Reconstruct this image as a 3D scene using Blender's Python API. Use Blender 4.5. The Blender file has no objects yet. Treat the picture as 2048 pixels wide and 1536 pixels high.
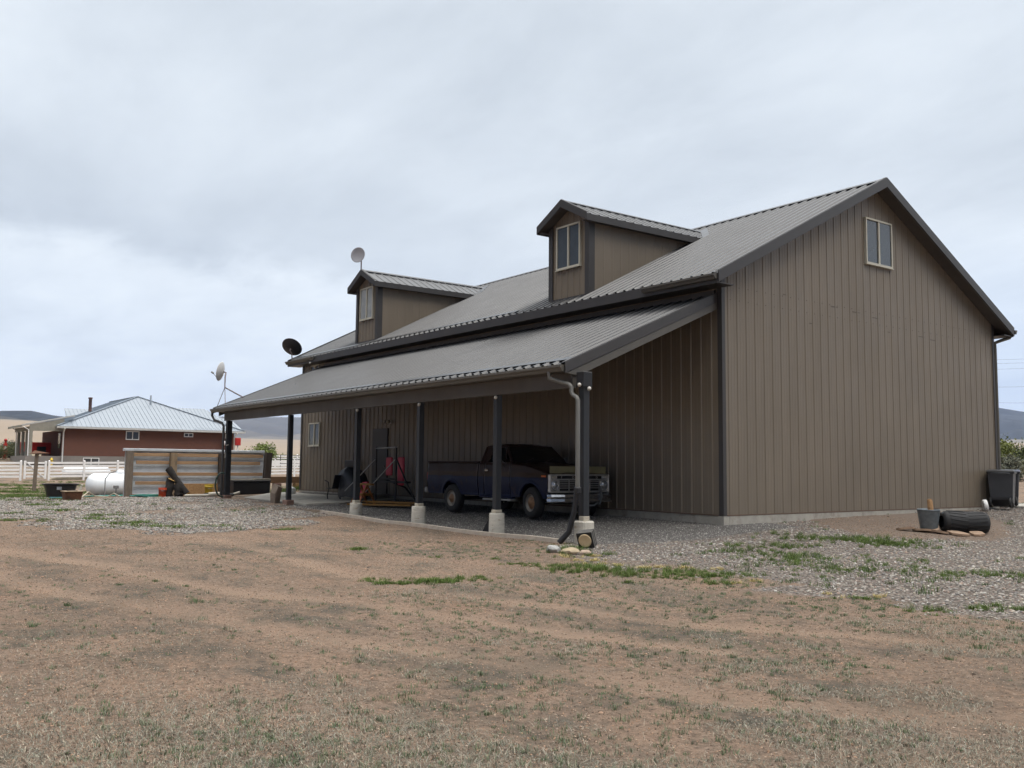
import bpy, math, random
import numpy as np
from mathutils import Vector, Matrix
random.seed(7)
RNG = np.random.default_rng(11)
R = math.radians
scene = bpy.context.scene
COL = scene.collection

# ------------------------------------------------------------------ camera
cam_d = bpy.data.cameras.new('camera')
cam = bpy.data.objects.new('camera', cam_d); COL.objects.link(cam); scene.camera = cam
cam_d.sensor_width = 36.0; cam_d.lens = 32.933; cam_d.clip_start = 0.1; cam_d.clip_end = 40000
CAMP = Vector((13.937, -16.147, 1.040))
FW = Vector((-0.80076422, 0.59251441, 0.08776871)); RT = Vector((0.59546785, 0.80332073, 0.00968729)); UP = Vector((0.06476657, -0.06002069, 0.99609378))
cam.matrix_world = Matrix(((RT.x, UP.x, -FW.x, CAMP.x), (RT.y, UP.y, -FW.y, CAMP.y), (RT.z, UP.z, -FW.z, CAMP.z), (0, 0, 0, 1)))

# ------------------------------------------------------------------ world: overcast sky
SUN_EL, SUN_AZ = R(58), R(22)          # azimuth measured from +X towards +Y
world = bpy.data.worlds.new("World"); scene.world = world; world.use_nodes = True
nt = world.node_tree; N = nt.nodes; LK = nt.links
N.clear()
def wn(t, **k):
    n = N.new(t)
    for a, b in k.items(): setattr(n, a, b)
    return n
def wmath(op, a, b=None, c=None, clamp=False):
    n = wn('ShaderNodeMath', operation=op); n.use_clamp = clamp
    for i, v in enumerate((a, b, c)):
        if v is None: continue
        if isinstance(v, (int, float)): n.inputs[i].default_value = v
        else: LK.new(v, n.inputs[i])
    return n.outputs[0]
def wmix(f, a, b):
    n = wn('ShaderNodeMix', data_type='RGBA')
    for s, v in ((0, f), (6, a), (7, b)):
        if isinstance(v, (int, float)): n.inputs[s].default_value = v
        elif isinstance(v, tuple): n.inputs[s].default_value = (*v, 1)
        else: LK.new(v, n.inputs[s])
    return n.outputs[2]
def wstep(x, a, b):
    n = wn('ShaderNodeMapRange', interpolation_type='SMOOTHSTEP')
    LK.new(x, n.inputs[0]); n.inputs[1].default_value = a; n.inputs[2].default_value = b
    return n.outputs[0]
tc = wn('ShaderNodeTexCoord'); sep = wn('ShaderNodeSeparateXYZ'); LK.new(tc.outputs['Generated'], sep.inputs[0])
vx, vy, vz = sep.outputs
zz = wmath('MAXIMUM', vz, 0.0); den = wmath('ADD', zz, 0.16)
cmb = wn('ShaderNodeCombineXYZ')
LK.new(wmath('DIVIDE', vx, den), cmb.inputs[0]); LK.new(wmath('DIVIDE', vy, den), cmb.inputs[1])
def wnoise(scale, detail, rough, off=(0, 0, 0), dist=0.0, stretch=(1, 1, 1)):
    mp = wn('ShaderNodeMapping'); LK.new(cmb.outputs[0], mp.inputs[0])
    mp.inputs['Location'].default_value = off; mp.inputs['Scale'].default_value = stretch; mp.inputs['Rotation'].default_value = (0, 0, R(25))
    n = wn('ShaderNodeTexNoise'); LK.new(mp.outputs[0], n.inputs['Vector'])
    n.inputs['Scale'].default_value = scale; n.inputs['Detail'].default_value = detail; n.inputs['Roughness'].default_value = rough
    n.inputs['Distortion'].default_value = dist
    return n.outputs[0]
n1 = wnoise(0.62, 7, 0.52, (3.1, 1.7, 0), 0.25, (1, 1.5, 1))
n2 = wnoise(1.9, 8, 0.6, (7.7, 4.2, 0), 0.3, (1, 1.7, 1))
f = wmath('ADD', wmath('MULTIPLY', wmath('SUBTRACT', n1, 0.5), 1.9), wmath('MULTIPLY', wmath('SUBTRACT', n2, 0.5), 0.75))
f = wmath('ADD', f, 0.74)
# darker bank of cloud low on the left with a brighter layer below its edge
leftm = wstep(wmath('ADD', wmath('MULTIPLY', vx, -0.96), wmath('MULTIPLY', vy, 0.27)), 0.86, 0.985)
edge = wmath('ADD', wmath('ADD', wmath('MULTIPLY', vy, -0.085), 0.218), wmath('MULTIPLY', wmath('SUBTRACT', n2, 0.5), 0.075))
above = wstep(wmath('SUBTRACT', vz, edge), -0.016, 0.03)
fade = wstep(wmath('SUBTRACT', vz, edge), 0.16, 0.0)
dark = wmath('MULTIPLY', wmath('MULTIPLY', above, fade), leftm)
f = wmath('SUBTRACT', f, wmath('MULTIPLY', dark, 0.46))
low = wmath('MULTIPLY', wmath('SUBTRACT', 1.0, above), leftm)
f = wmath('ADD', f, wmath('MULTIPLY', low, 0.10))
f = wmath('ADD', f, 0.0, clamp=True)
cr = wn('ShaderNodeValToRGB'); LK.new(f, cr.inputs[0])
el = cr.color_ramp.elements
el[0].position = 0.0; el[0].color = (0.475, 0.525, 0.58, 1)
el[1].position = 1.0; el[1].color = (0.775, 0.83, 0.875, 1)
e = el.new(0.45); e.color = (0.60, 0.655, 0.71, 1)
e = el.new(0.75); e.color = (0.70, 0.757, 0.81, 1)
cloud = cr.outputs[0]
# thinner, bluer cloud low on the right
rightm = wmath('MULTIPLY', wstep(wmath('ADD', wmath('MULTIPLY', vx, -0.38), wmath('MULTIPLY', vy, 0.92)), 0.86, 0.98), wstep(vz, 0.26, 0.05))
cloud = wmix(wmath('MULTIPLY', rightm, 0.45), cloud, (0.52, 0.64, 0.83))
below = wstep(vz, 0.0, -0.05)
cloud = wmix(below, cloud, (0.26, 0.21, 0.16))
cloud = wmix(wstep(vz, 0.42, 0.75), cloud, (0.79, 0.785, 0.77))
sc_ = wn('ShaderNodeVectorMath', operation='SCALE'); LK.new(cloud, sc_.inputs[0]); LK.new(wmath('MULTIPLY', wmath('ADD', wmath('MULTIPLY', wstep(vz, 0.43, 0.95), 3.0), 1.0), wmath('ADD', wmath('MULTIPLY', wstep(vz, 0.30, 0.02), 2.0), 11.3)), sc_.inputs[3])   # overcast: the zenith is brighter than the horizon
# unseen low sky behind and beside the camera dimmed, added to shade the lean-to
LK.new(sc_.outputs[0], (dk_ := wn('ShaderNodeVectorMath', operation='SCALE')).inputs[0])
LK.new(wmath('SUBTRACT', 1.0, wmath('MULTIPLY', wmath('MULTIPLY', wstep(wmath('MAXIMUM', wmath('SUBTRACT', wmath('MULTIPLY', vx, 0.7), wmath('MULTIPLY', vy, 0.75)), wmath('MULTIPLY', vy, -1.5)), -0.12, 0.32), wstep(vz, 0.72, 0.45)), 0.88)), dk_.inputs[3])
sky = wn('ShaderNodeTexSky', sky_type='NISHITA'); sky.sun_disc = False
sky.sun_elevation = SUN_EL; sky.sun_rotation = R(90) - SUN_AZ
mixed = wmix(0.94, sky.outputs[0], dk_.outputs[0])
bg = wn('ShaderNodeBackground'); LK.new(mixed, bg.inputs[0]); bg.inputs[1].default_value = 0.1
wo = wn('ShaderNodeOutputWorld'); LK.new(bg.outputs[0], wo.inputs[0])

# ------------------------------------------------------------------ sun (veiled)
sd = bpy.data.lights.new('sun', 'SUN'); sd.energy = 0.9; sd.angle = R(22); sd.color = (1.0, 0.93, 0.84)
so = bpy.data.objects.new('sun', sd); COL.objects.link(so)
sdir = Vector((math.cos(SUN_EL)*math.cos(SUN_AZ), math.cos(SUN_EL)*math.sin(SUN_AZ), math.sin(SUN_EL)))
so.rotation_euler = (-sdir).to_track_quat('-Z', 'Y').to_euler(); so.location = (0, -30, 40)
scene.view_settings.view_transform = 'Standard'; scene.view_settings.look = 'None'
scene.view_settings.exposure = 0.07; scene.view_settings.gamma = 1.0; scene.view_settings.use_curve_mapping = False
scene.render.engine = 'CYCLES'
scene.cycles.max_bounces = 6; scene.cycles.diffuse_bounces = 1; scene.cycles.volume_bounces = 0

# ------------------------------------------------------------------ materials
MATS = {}
def M(name, col=(.5, .5, .5), rough=.6, metal=0.0, var=0.15, vs=3.0, bump=0.0, bs=30.0, col2=None, c2s=2.0, c2lo=.5, c2hi=.65, spec=.5, stretch=(1, 1, 1), alpha=None, trans=0.0, coat=0.0):
    if name in MATS: return MATS[name]
    m = bpy.data.materials.new(name); m.use_nodes = True; MATS[name] = m
    t = m.node_tree; b = t.nodes['Principled BSDF']
    b.inputs['Roughness'].default_value = rough; b.inputs['Metallic'].default_value = metal
    b.inputs['Specular IOR Level'].default_value = spec
    if trans: b.inputs['Transmission Weight'].default_value = trans
    if coat: b.inputs['Coat Weight'].default_value = coat
    tcn = t.nodes.new('ShaderNodeTexCoord'); mp = t.nodes.new('ShaderNodeMapping'); t.links.new(tcn.outputs['Object'], mp.inputs[0])
    mp.inputs['Scale'].default_value = stretch
    nz = t.nodes.new('ShaderNodeTexNoise'); t.links.new(mp.outputs[0], nz.inputs['Vector']); nz.inputs['Scale'].default_value = vs; nz.inputs['Detail'].default_value = 6; nz.inputs['Roughness'].default_value = .6
    mr = t.nodes.new('ShaderNodeMapRange'); t.links.new(nz.outputs[0], mr.inputs[0]); mr.inputs[1].default_value = .25; mr.inputs[2].default_value = .75
    mr.inputs[3].default_value = 1-var; mr.inputs[4].default_value = 1+var
    base = None
    if col2:
        n2_ = t.nodes.new('ShaderNodeTexNoise'); t.links.new(mp.outputs[0], n2_.inputs['Vector']); n2_.inputs['Scale'].default_value = c2s; n2_.inputs['Detail'].default_value = 8; n2_.inputs['Roughness'].default_value = .65
        r2 = t.nodes.new('ShaderNodeMapRange'); t.links.new(n2_.outputs[0], r2.inputs[0]); r2.inputs[1].default_value = c2lo; r2.inputs[2].default_value = c2hi
        mx = t.nodes.new('ShaderNodeMix'); mx.data_type = 'RGBA'; t.links.new(r2.outputs[0], mx.inputs[0]); mx.inputs[6].default_value = (*col, 1); mx.inputs[7].default_value = (*col2, 1)
        base = mx.outputs[2]
    vm = t.nodes.new('ShaderNodeVectorMath'); vm.operation = 'SCALE'; t.links.new(mr.outputs[0], vm.inputs[3])
    if base: t.links.new(base, vm.inputs[0])
    else: vm.inputs[0].default_value = col
    t.links.new(vm.outputs[0], b.inputs['Base Color'])
    if bump:
        nb = t.nodes.new('ShaderNodeTexNoise'); t.links.new(mp.outputs[0], nb.inputs['Vector']); nb.inputs['Scale'].default_value = bs; nb.inputs['Detail'].default_value = 5
        bp = t.nodes.new('ShaderNodeBump'); bp.inputs['Strength'].default_value = bump; bp.inputs['Distance'].default_value = .02
        t.links.new(nb.outputs[0], bp.inputs['Height']); t.links.new(bp.outputs[0], b.inputs['Normal'])
    return m
def attr_mat(name, rough=.85, attr='Col', bump=0, spec=.3, transl=0.0):
    m = bpy.data.materials.new(name); m.use_nodes = True; MATS[name] = m
    t = m.node_tree; b = t.nodes['Principled BSDF']; b.inputs['Roughness'].default_value = rough; b.inputs['Specular IOR Level'].default_value = spec
    a = t.nodes.new('ShaderNodeAttribute'); a.attribute_name = attr; t.links.new(a.outputs['Color'], b.inputs['Base Color'])
    return m

def panel_mat(name, col, rough, coat=0.0, streak=.10, spec=.5, bumpy=.25):
    """painted steel: base paint with faint vertical streaks, oil-canning bump and dust low on the wall"""
    m = bpy.data.materials.new(name); m.use_nodes = True; MATS[name] = m
    t = m.node_tree; nd = t.nodes; lk = t.links; b = nd['Principled BSDF']
    b.inputs['Roughness'].default_value = rough; b.inputs['Specular IOR Level'].default_value = spec
    g = nd.new('ShaderNodeTexCoord')
    def nz(scale, st, det=5):
        mp = nd.new('ShaderNodeMapping'); lk.new(g.outputs['Object'], mp.inputs[0]); mp.inputs['Scale'].default_value = st
        n = nd.new('ShaderNodeTexNoise'); lk.new(mp.outputs[0], n.inputs['Vector']); n.inputs['Scale'].default_value = scale; n.inputs['Detail'].default_value = det; n.inputs['Roughness'].default_value = .6
        return n.outputs[0]
    a = nz(3.0, (1, 1, .12)); c = nz(.5, (1, 1, 1)); d = nz(1.3, (1, 1, .5), 2)
    ad = nd.new('ShaderNodeMath'); ad.operation = 'ADD'; lk.new(a, ad.inputs[0]); lk.new(c, ad.inputs[1])
    mr = nd.new('ShaderNodeMapRange'); lk.new(ad.outputs[0], mr.inputs[0]); mr.inputs[1].default_value = .7; mr.inputs[2].default_value = 1.3; mr.inputs[3].default_value = 1-streak; mr.inputs[4].default_value = 1+streak
    vm = nd.new('ShaderNodeVectorMath'); vm.operation = 'SCALE'; vm.inputs[0].default_value = col; lk.new(mr.outputs[0], vm.inputs[3])
    lk.new(vm.outputs[0], b.inputs['Base Color'])
    r2 = nd.new('ShaderNodeMapRange'); lk.new(d, r2.inputs[0]); r2.inputs[1].default_value = .3; r2.inputs[2].default_value = .7; r2.inputs[3].default_value = rough*.85; r2.inputs[4].default_value = min(1, rough*1.2)
    lk.new(r2.outputs[0], b.inputs['Roughness'])
    bp = nd.new('ShaderNodeBump'); bp.inputs['Strength'].default_value = bumpy; bp.inputs['Distance'].default_value = .02; lk.new(d, bp.inputs['Height']); lk.new(bp.outputs[0], b.inputs['Normal'])
    return m

M_wall = panel_mat('brown_wall_panel', (.168, .138, .104), .40, spec=.5)
M_roof = panel_mat('grey_brown_roof_panel', (.042, .043, .046), .32, streak=.12, spec=.48, bumpy=.05)
M_trim = M('dark_trim', (.040, .037, .037), .45, var=.1)
M_trim2 = M('beam_trim', (.085, .078, .068), .5, var=.1, vs=5)
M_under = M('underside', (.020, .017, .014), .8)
M_soff = M('soffit', (.075, .063, .055), .7)
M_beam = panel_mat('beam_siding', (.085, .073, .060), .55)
M_post = M('dark_post_paint', (.016, .018, .022), .5, var=.15)
M_conc = M('concrete', (.36, .34, .30), .9, var=.18, vs=4, bump=.4, bs=25, col2=(.22, .19, .16), c2s=3, c2lo=.52, c2hi=.75)
M_pier = M('pier_concrete', (.50, .47, .41), .9, var=.15, vs=7, bump=.5, bs=18, col2=(.26, .19, .12), c2s=6, c2lo=.56, c2hi=.72, stretch=(1, 1, 3))
M_vinyl = M('cream_window_vinyl', (.46, .44, .37), .5, var=.05)
M_glass = M('window_glass', (.035, .042, .05), .06, var=.2, vs=1.5, spec=.9)
M_glassl = M('blind_glass', (.30, .31, .31), .12, var=.2, vs=3, spec=.8)
M_gutter = M('gutter_paint', (.10, .092, .078), .4, var=.08)
M_dkgutter = M('downspout_paint', (.125, .122, .112), .4, var=.08)
M_black = M('black_plastic', (.012, .012, .014), .45, var=.2)
M_rubber = M('black_rubber', (.018, .018, .019), .75, var=.25, vs=8)
M_white = M('white_paint', (.78, .78, .77), .4, var=.05)
M_whiteM = M('tank_white', (.80, .83, .86), .38, var=.05, vs=1.5, col2=(.62, .62, .60), c2s=1.2, c2lo=.6, c2hi=.85)
M_vfence = M('white_vinyl_fence', (.86, .85, .84), .5, var=.04)
M_wood = M('new_lumber', (.36, .225, .125), .8, var=.3, vs=6, stretch=(3, .35, 5), col2=(.22, .11, .05), c2s=3, c2lo=.60, c2hi=.72)
M_woodw = M('weathered_wood', (.17, .135, .105), .9, var=.3, vs=8, stretch=(4, 4, .6), bump=.4, bs=20)
M_woodd = M('dark_weathered_wood', (.060, .045, .036), .9, var=.3, vs=8, stretch=(4, 4, .6), bump=.4)
M_osb = M('particle_board', (.34, .20, .09), .85, var=.3, vs=15)
M_galv = M('galvanized_sheet', (.76, .80, .84), .5, metal=.0, var=.12, vs=4)
M_galvd = M('galvanized_bucket', (.13, .155, .175), .5, metal=.5, var=.25, vs=10)
M_rust = M('rusty_steel', (.13, .055, .025), .85, var=.4, vs=10, bump=.3, col2=(.05, .025, .015), c2s=5)
M_teal = M('teal_hose', (.02, .22, .18), .45)
M_ghose = M('green_black_hose', (.015, .045, .035), .5)
M_redp = M('red_paint', (.42, .02, .015), .45, var=.15)
M_redpad = M('red_vinyl_pad', (.55, .03, .075), .45, var=.1)
M_yel = M('yellow_plastic', (.62, .42, .01), .4, var=.08)
M_orange = M('orange_red_plastic', (.55, .06, .015), .4, var=.1)
M_ywood = M('yellow_painted_wood', (.22, .11, .02), .7, var=.3, vs=10)
M_chrome = M('chrome', (.55, .56, .58), .16, metal=1.0, var=.15, vs=12)
M_steel = M('bare_steel_tube', (.42, .42, .42), .35, metal=.8, var=.1)
M_dgrey = M('dark_grey_plastic', (.055, .058, .066), .5, var=.15, vs=3)
M_navy = M('navy_lid', (.035, .04, .075), .45, var=.1)
M_lgrey = M('light_grey_dish', (.30, .30, .33), .45, var=.06)
M_bark = M('bark', (.09, .065, .045), .95, var=.3, bump=.6)
M_char = M('charred_log', (.012, .009, .007), .9, var=.5, vs=7, bump=.8, bs=12)
M_cut = M('cut_wood', (.60, .36, .10), .8, var=.2)
M_stone = M('pale_stone', (.33, .33, .32), .9, var=.25, vs=6, bump=.8, bs=14, col2=(.25, .24, .23), c2s=5)
M_stoney = M('buff_stone', (.34, .27, .18), .9, var=.25, vs=6, bump=.6, bs=14)
M_slab = M('sandstone_slab', (.27, .185, .125), .9, var=.3, vs=5, bump=.6)
M_tarp = M('charcoal_tarp', (.022, .025, .032), .45, var=.3, vs=5, bump=.6, bs=6)

# ------------------------------------------------------------------ mesh helpers
class MB:
    def __init__(s): s.v = []; s.f = []; s.m = []; s.sm = []
    def add(s, vs, fs, mi=0, smooth=False):
        o = len(s.v); s.v += [tuple(q) for q in vs]
        for q in fs: s.f.append([i+o for i in q]); s.m.append(mi); s.sm.append(smooth)
        return s
    def box(s, x0, x1, y0, y1, z0, z1, mi=0):
        vs = [(x, y, z) for x in (x0, x1) for y in (y0, y1) for z in (z0, z1)]
        return s.add(vs, [(0, 1, 3, 2), (4, 6, 7, 5), (0, 4, 5, 1), (2, 3, 7, 6), (0, 2, 6, 4), (1, 5, 7, 3)], mi)
    def bbox(s, x0, x1, y0, y1, z0, z1, b=.01, mi=0):
        """box with chamfered edges"""
        x0, x1 = min(x0, x1), max(x0, x1); y0, y1 = min(y0, y1), max(y0, y1); z0, z1 = min(z0, z1), max(z0, z1)
        b = min(b, (x1-x0)*.45, (y1-y0)*.45, (z1-z0)*.45)
        pts = []
        for x, sx in ((x0, 1), (x1, -1)):
            for y, sy in ((y0, 1), (y1, -1)):
                for z, sz in ((z0, 1), (z1, -1)):
                    pts += [Vector((x, y+sy*b, z+sz*b)), Vector((x+sx*b, y, z+sz*b)), Vector((x+sx*b, y+sy*b, z))]
        return s.hull(pts, mi)
    def hull(s, pts, mi=0, smooth=False):
        import bmesh
        bm = bmesh.new()
        for q in pts: bm.verts.new(q)
        bmesh.ops.convex_hull(bm, input=bm.verts)
        bm.verts.index_update()
        bm.normal_update()
        vs = [v.co[:] for v in bm.verts]; fs = [[v.index for v in f_.verts] for f_ in bm.faces]
        bm.free()
        return s.add(vs, fs, mi, smooth)
    def prism(s, poly, ext, mi=0):
        """polygon (list of 3-D points) extruded by vector"""
        n = len(poly); e_ = Vector(ext); a = [Vector(q) for q in poly]; b = [q+e_ for q in a]
        fs = [list(range(n))[::-1], [n+i for i in range(n)]] + [[i, (i+1) % n, n+(i+1) % n, n+i] for i in range(n)]
        return s.add(a+b, fs, mi)
    def beam(s, p, q, w, h, mi=0, up=(0, 0, 1)):
        p = Vector(p); q = Vector(q); d = (q-p).normalized(); u = Vector(up)
        if abs(d.dot(u)) > .98: u = Vector((1, 0, 0))
        sx = d.cross(u).normalized(); uu = sx.cross(d).normalized()
        c = [p+sx*a*w/2+uu*b*h/2 for a, b in ((-1, -1), (1, -1), (1, 1), (-1, 1))]
        return s.prism(c, q-p, mi)
    def tube(s, pts, r, n=8, mi=0, cap=True, smooth=True):
        pts = [Vector(q) for q in pts]; k = len(pts); rr = r if isinstance(r, (list, tuple)) else [r]*k
        vs = []; fs = []; prev = None
        for i in range(k):
            d = (pts[min(i+1, k-1)]-pts[max(i-1, 0)]).normalized()
            if prev is None:
                u = Vector((0, 0, 1)) if abs(d.z) < .9 else Vector((1, 0, 0)); a = d.cross(u).normalized()
            else: a = (prev - d*prev.dot(d)).normalized()
            prev = a; b = d.cross(a)
            for j in range(n):
                t_ = 2*math.pi*j/n; vs.append(pts[i]+(a*math.cos(t_)+b*math.sin(t_))*rr[i])
        for i in range(k-1):
            for j in range(n): fs.append((i*n+j, i*n+(j+1) % n, (i+1)*n+(j+1) % n, (i+1)*n+j))
        s.add(vs, fs, mi, smooth)
        if cap:
            s.add(vs[:n], [list(range(n))[::-1]], mi); s.add(vs[-n:], [list(range(n))], mi)
        return s
    def lathe(s, prof, origin, axis=(0, 0, 1), n=20, mi=0, smooth=True):
        """prof: (radius, height) pairs along axis"""
        ax = Vector(axis).normalized(); u = Vector((0, 0, 1)) if abs(ax.z) < .9 else Vector((1, 0, 0)); a = ax.cross(u).normalized(); b = ax.cross(a); o = Vector(origin)
        vs = []; fs = []
        for r_, h in prof:
            for j in range(n):
                t_ = 2*math.pi*j/n; vs.append(o+ax*h+(a*math.cos(t_)+b*math.sin(t_))*r_)
        for i in range(len(prof)-1):
            for j in range(n): fs.append((i*n+j, i*n+(j+1) % n, (i+1)*n+(j+1) % n, (i+1)*n+j))
        return s.add(vs, fs, mi, smooth)
    def build(s, name, mats, parent=None, label=None, cat=None, group=None, kind=None, origin=None):
        if not isinstance(mats, (list, tuple)): mats = [mats]
        off = Vector((0, 0, 0))
        if parent is not None:
            p = parent
            while p is not None: off += p.location; p = p.parent
        elif origin is not None: off = Vector(origin)
        me = bpy.data.meshes.new(name); me.from_pydata([tuple(Vector(q)-off) for q in s.v], [], s.f)
        for m_ in mats: me.materials.append(m_)
        me.polygons.foreach_set('material_index', s.m); me.polygons.foreach_set('use_smooth', s.sm)
        me.validate(); me.update()
        o = bpy.data.objects.new(name, me); COL.objects.link(o)
        if parent is not None: o.parent = parent
        elif origin is not None: o.location = origin
        tag(o, label, cat, group, kind)
        return o
def tag(o, label=None, cat=None, group=None, kind=None):
    for k_, v_ in (('label', label), ('category', cat), ('group', group), ('kind', kind)):
        if v_: o[k_] = v_
    return o
def thing(name, loc, label, cat, group=None):
    o = bpy.data.objects.new(name, None); o.empty_display_size = .2; COL.objects.link(o); o.location = loc
    return tag(o, label, cat, group)
def copy_tree(o, parent=None):
    c = o.copy(); COL.objects.link(c)
    if parent is not None: c.parent = parent
    for ch in list(o.children): copy_tree(ch, c)
    return c
def ribbed(mb, O, U, V, Nn, ulen, vfun, sp=.3128, h=.022, first=.12, extra=(), mi=0, w=.036, minor=True):
    """ribbed steel sheet: U across the ribs, V along them; vfun(u)->(v0,v1)"""
    O, U, V, Nn = map(Vector, (O, U, V, Nn))
    pr = {0.0: 0.0, ulen: 0.0}
    c = first
    while c < ulen-.01:
        for du, hh in ((-w, 0), (-w*.5, h), (w*.5, h), (w, 0)):
            u = c+du
            if 0 < u < ulen: pr[round(u, 4)] = hh
        if minor:
            for q in (1/3, 2/3):
                for du, hh in ((-.012, 0), (0, .004), (.012, 0)):
                    u = c+sp*q+du
                    if 0 < u < ulen: pr[round(u, 4)] = hh
        c += sp
    ks = sorted(pr)
    for x in extra:
        j = max(i for i in range(len(ks)) if ks[i] <= x); a, b = ks[j], ks[min(j+1, len(ks)-1)]
        t_ = 0 if b == a else (x-a)/(b-a); pr[x] = pr[a]*(1-t_)+pr[b]*t_
    ks = sorted(pr); vs = []; fs = []
    for k_ in ks:
        v0, v1 = vfun(k_)
        vs.append(O+U*k_+V*v0+Nn*pr[k_]); vs.append(O+U*k_+V*v1+Nn*pr[k_])
    flip = U.cross(V).dot(Nn) < 0
    for i in range(len(ks)-1):
        q = (2*i, 2*i+2, 2*i+3, 2*i+1); fs.append(q[::-1] if flip else q)
    return mb.add(vs, fs, mi)

# ------------------------------------------------------------------ ground
ANCH = [(0, 0, -.2), (0, 6, -.13), (0, 12, -.05), (-.6, 14, -.07), (-6, 16, -.05), (3, 14, -.15), (.05, -4.14, -.42), (-2.8, -4.14, -.42), (-6, -4.14, -.38), (-9.4, -4.14, -.33), (-14, -4.14, -.22),
        (-19.5, -4.14, -.2), (-5, 0, -.17), (-10, 0, -.13), (-16, 0, -.09), (-22.5, 0, -.07), (-4.2, -1.5, -.22), (-7.7, -1.5, -.20), (-24, -6.5, -.27), (-24, -3, -.21), (-24, -.8, -.16), (-26, 1.5, .0),
        (-57, -8, -.26), (-57, -3, -.22), (-57, 5, -.1), (-57, 16, .08), (-28, -6.5, -.34), (-33, -8.2, -.33), (3, 4.6, -.40), (3.7, 1.5, -.36), (3, 8, -.35), (6, 6, -.46), (14, -16, -.5), (10, -13, -.5), (0, -10, -.5), (5, -6, -.5), (9, -6, -.52), (1, -5.6, -.46),
        (-5, -8, -.46), (-10, -12, -.45), (-20, -12, -.38), (-30, -12, -.35), (-40, -14, -.33), (-85, 3, .68), (-85, 20, .8), (-97, 0, 1.45), (-97, 12, 1.4), (-75, 22, .7), (25, 0, -.5), (25, 20, -.35), (10, 14, -.35), (-10, 30, .0), (-22, 30, .05), (-40, 25, .0), (-70, 5, .2),
        (20, -40, -.5), (-30, -50, -.4), (50, -20, -.5), (-20, 60, .5), (-90, -30, .6), (-110, 10, 1.6), (-60, 60, .9), (50, 50, .3)]
AX = np.array([a[:2] for a in ANCH], float); AZ = np.array([a[2] for a in ANCH], float)
def tpsk(r): return np.where(r > 1e-9, r*r*np.log(r+1e-12), 0.0)
_n = len(AX); _K = tpsk(np.linalg.norm(AX[:, None]-AX[None], axis=2))+np.eye(_n)*1.0
_P = np.c_[np.ones(_n), AX]; _A = np.block([[_K, _P], [_P.T, np.zeros((3, 3))]]); _W = np.linalg.solve(_A, np.r_[AZ, 0, 0, 0])
CXY = np.array([13.94, -16.15])
def gz_np(X, Y):
    sh = X.shape; q = np.c_[X.ravel(), Y.ravel()]; out = np.empty(len(q))
    for i in range(0, len(q), 40000):
        p = q[i:i+40000]; d = np.linalg.norm(p[:, None]-AX[None], axis=2); out[i:i+40000] = tpsk(d)@_W[:_n]+_W[_n]+p@_W[_n+1:]
    d = np.linalg.norm(q-CXY, axis=1)
    far = .0125*np.maximum(0, d-20)
    t_ = np.clip((d-95)/60, 0, 1); t_ = t_*t_*(3-2*t_)
    # behind the camera keep plain flat
    out = np.clip(out, -.8, 3)*(1-t_)+far*t_
    return out.reshape(sh)
def gz(x, y): return float(gz_np(np.array([float(x)]), np.array([float(y)]))[0])

# cheap value noise for masks
_T = RNG.random((256, 256))
def vnoise(X, Y, s, oct=4, seed=0):
    out = 0; amp = .5; tot = 0
    for o in range(oct):
        x = X*s+seed*17.3+o*5.1; y = Y*s+seed*9.7+o*3.3
        xi = np.floor(x).astype(int); yi = np.floor(y).astype(int); fx = x-xi; fy = y-yi
        fx = fx*fx*(3-2*fx); fy = fy*fy*(3-2*fy)
        g = lambda a, b: _T[a % 256, b % 256]
        out = out+amp*((g(xi, yi)*(1-fx)+g(xi+1, yi)*fx)*(1-fy)+(g(xi, yi+1)*(1-fx)+g(xi+1, yi+1)*fx)*fy)
        tot += amp; amp *= .5; s = s*2.03
    return out/tot
def poly_sd(X, Y, poly):
    """signed distance, positive inside"""
    P = np.array(poly, float); n = len(P); d = np.full(X.shape, 1e9); ins = np.zeros(X.shape, bool)
    for i in range(n):
        a = P[i]; b = P[(i+1) % n]; e_ = b-a
        t_ = np.clip(((X-a[0])*e_[0]+(Y-a[1])*e_[1])/(e_@e_), 0, 1)
        d = np.minimum(d, np.hypot(X-a[0]-t_*e_[0], Y-a[1]-t_*e_[1]))
        c = ((a[1] > Y) != (b[1] > Y)) & (X < (b[0]-a[0])*(Y-a[1])/(b[1]-a[1]+1e-12)+a[0]); ins ^= c
    return np.where(ins, d, -d)
GR_R = [(-.2, -4.2), (.3, -5.1), (1.6, -5.75), (3.3, -6.05), (5.3, -5.9), (7.1, -6.0), (9.1, -5.9), (13, -5.2), (17, 0), (16, 12), (8, 18), (1.5, 20), (-4, 18), (-4, 12), (-.5, 0)]
GR_L = [(-31, -10.2), (-34, -16), (-12.4, -12.5), (-9.6, -11.2), (-6.9, -9.6), (-7.2, -7.7), (-8.2, -6.2), (-9.2, -4.9), (-13, -4.5), (-20, -4.1), (-23.2, -5.0), (-23.5, -8.2), (-27, -9.2)]
GR_F = [(-22.4, .2), (-19.5, -3.6), (-16, -4.1), (-9.3, -4.4), (-.2, -4.35), (.5, -4.4), (1.4, -2), (1.0, 1.4), (-.2, 1.5), (-.2, .2)]
SAND = [(-.3, 3.2), (-.3, 11), (.9, 9.5), (3.2, 6.6), (4.0, 4.0), (3.6, 2.0), (2.2, 1.4), (.9, 2.0)]
GRS = [(-.6, -5.0), (4, -7.6), (8, -6.8), (12, -6.5), (14, -3), (9, -1), (4, -1.0), (1.5, -4)]
def ss(x, a, b):
    t_ = np.clip((x-a)/(b-a), 0, 1); return t_*t_*(3-2*t_)
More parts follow.
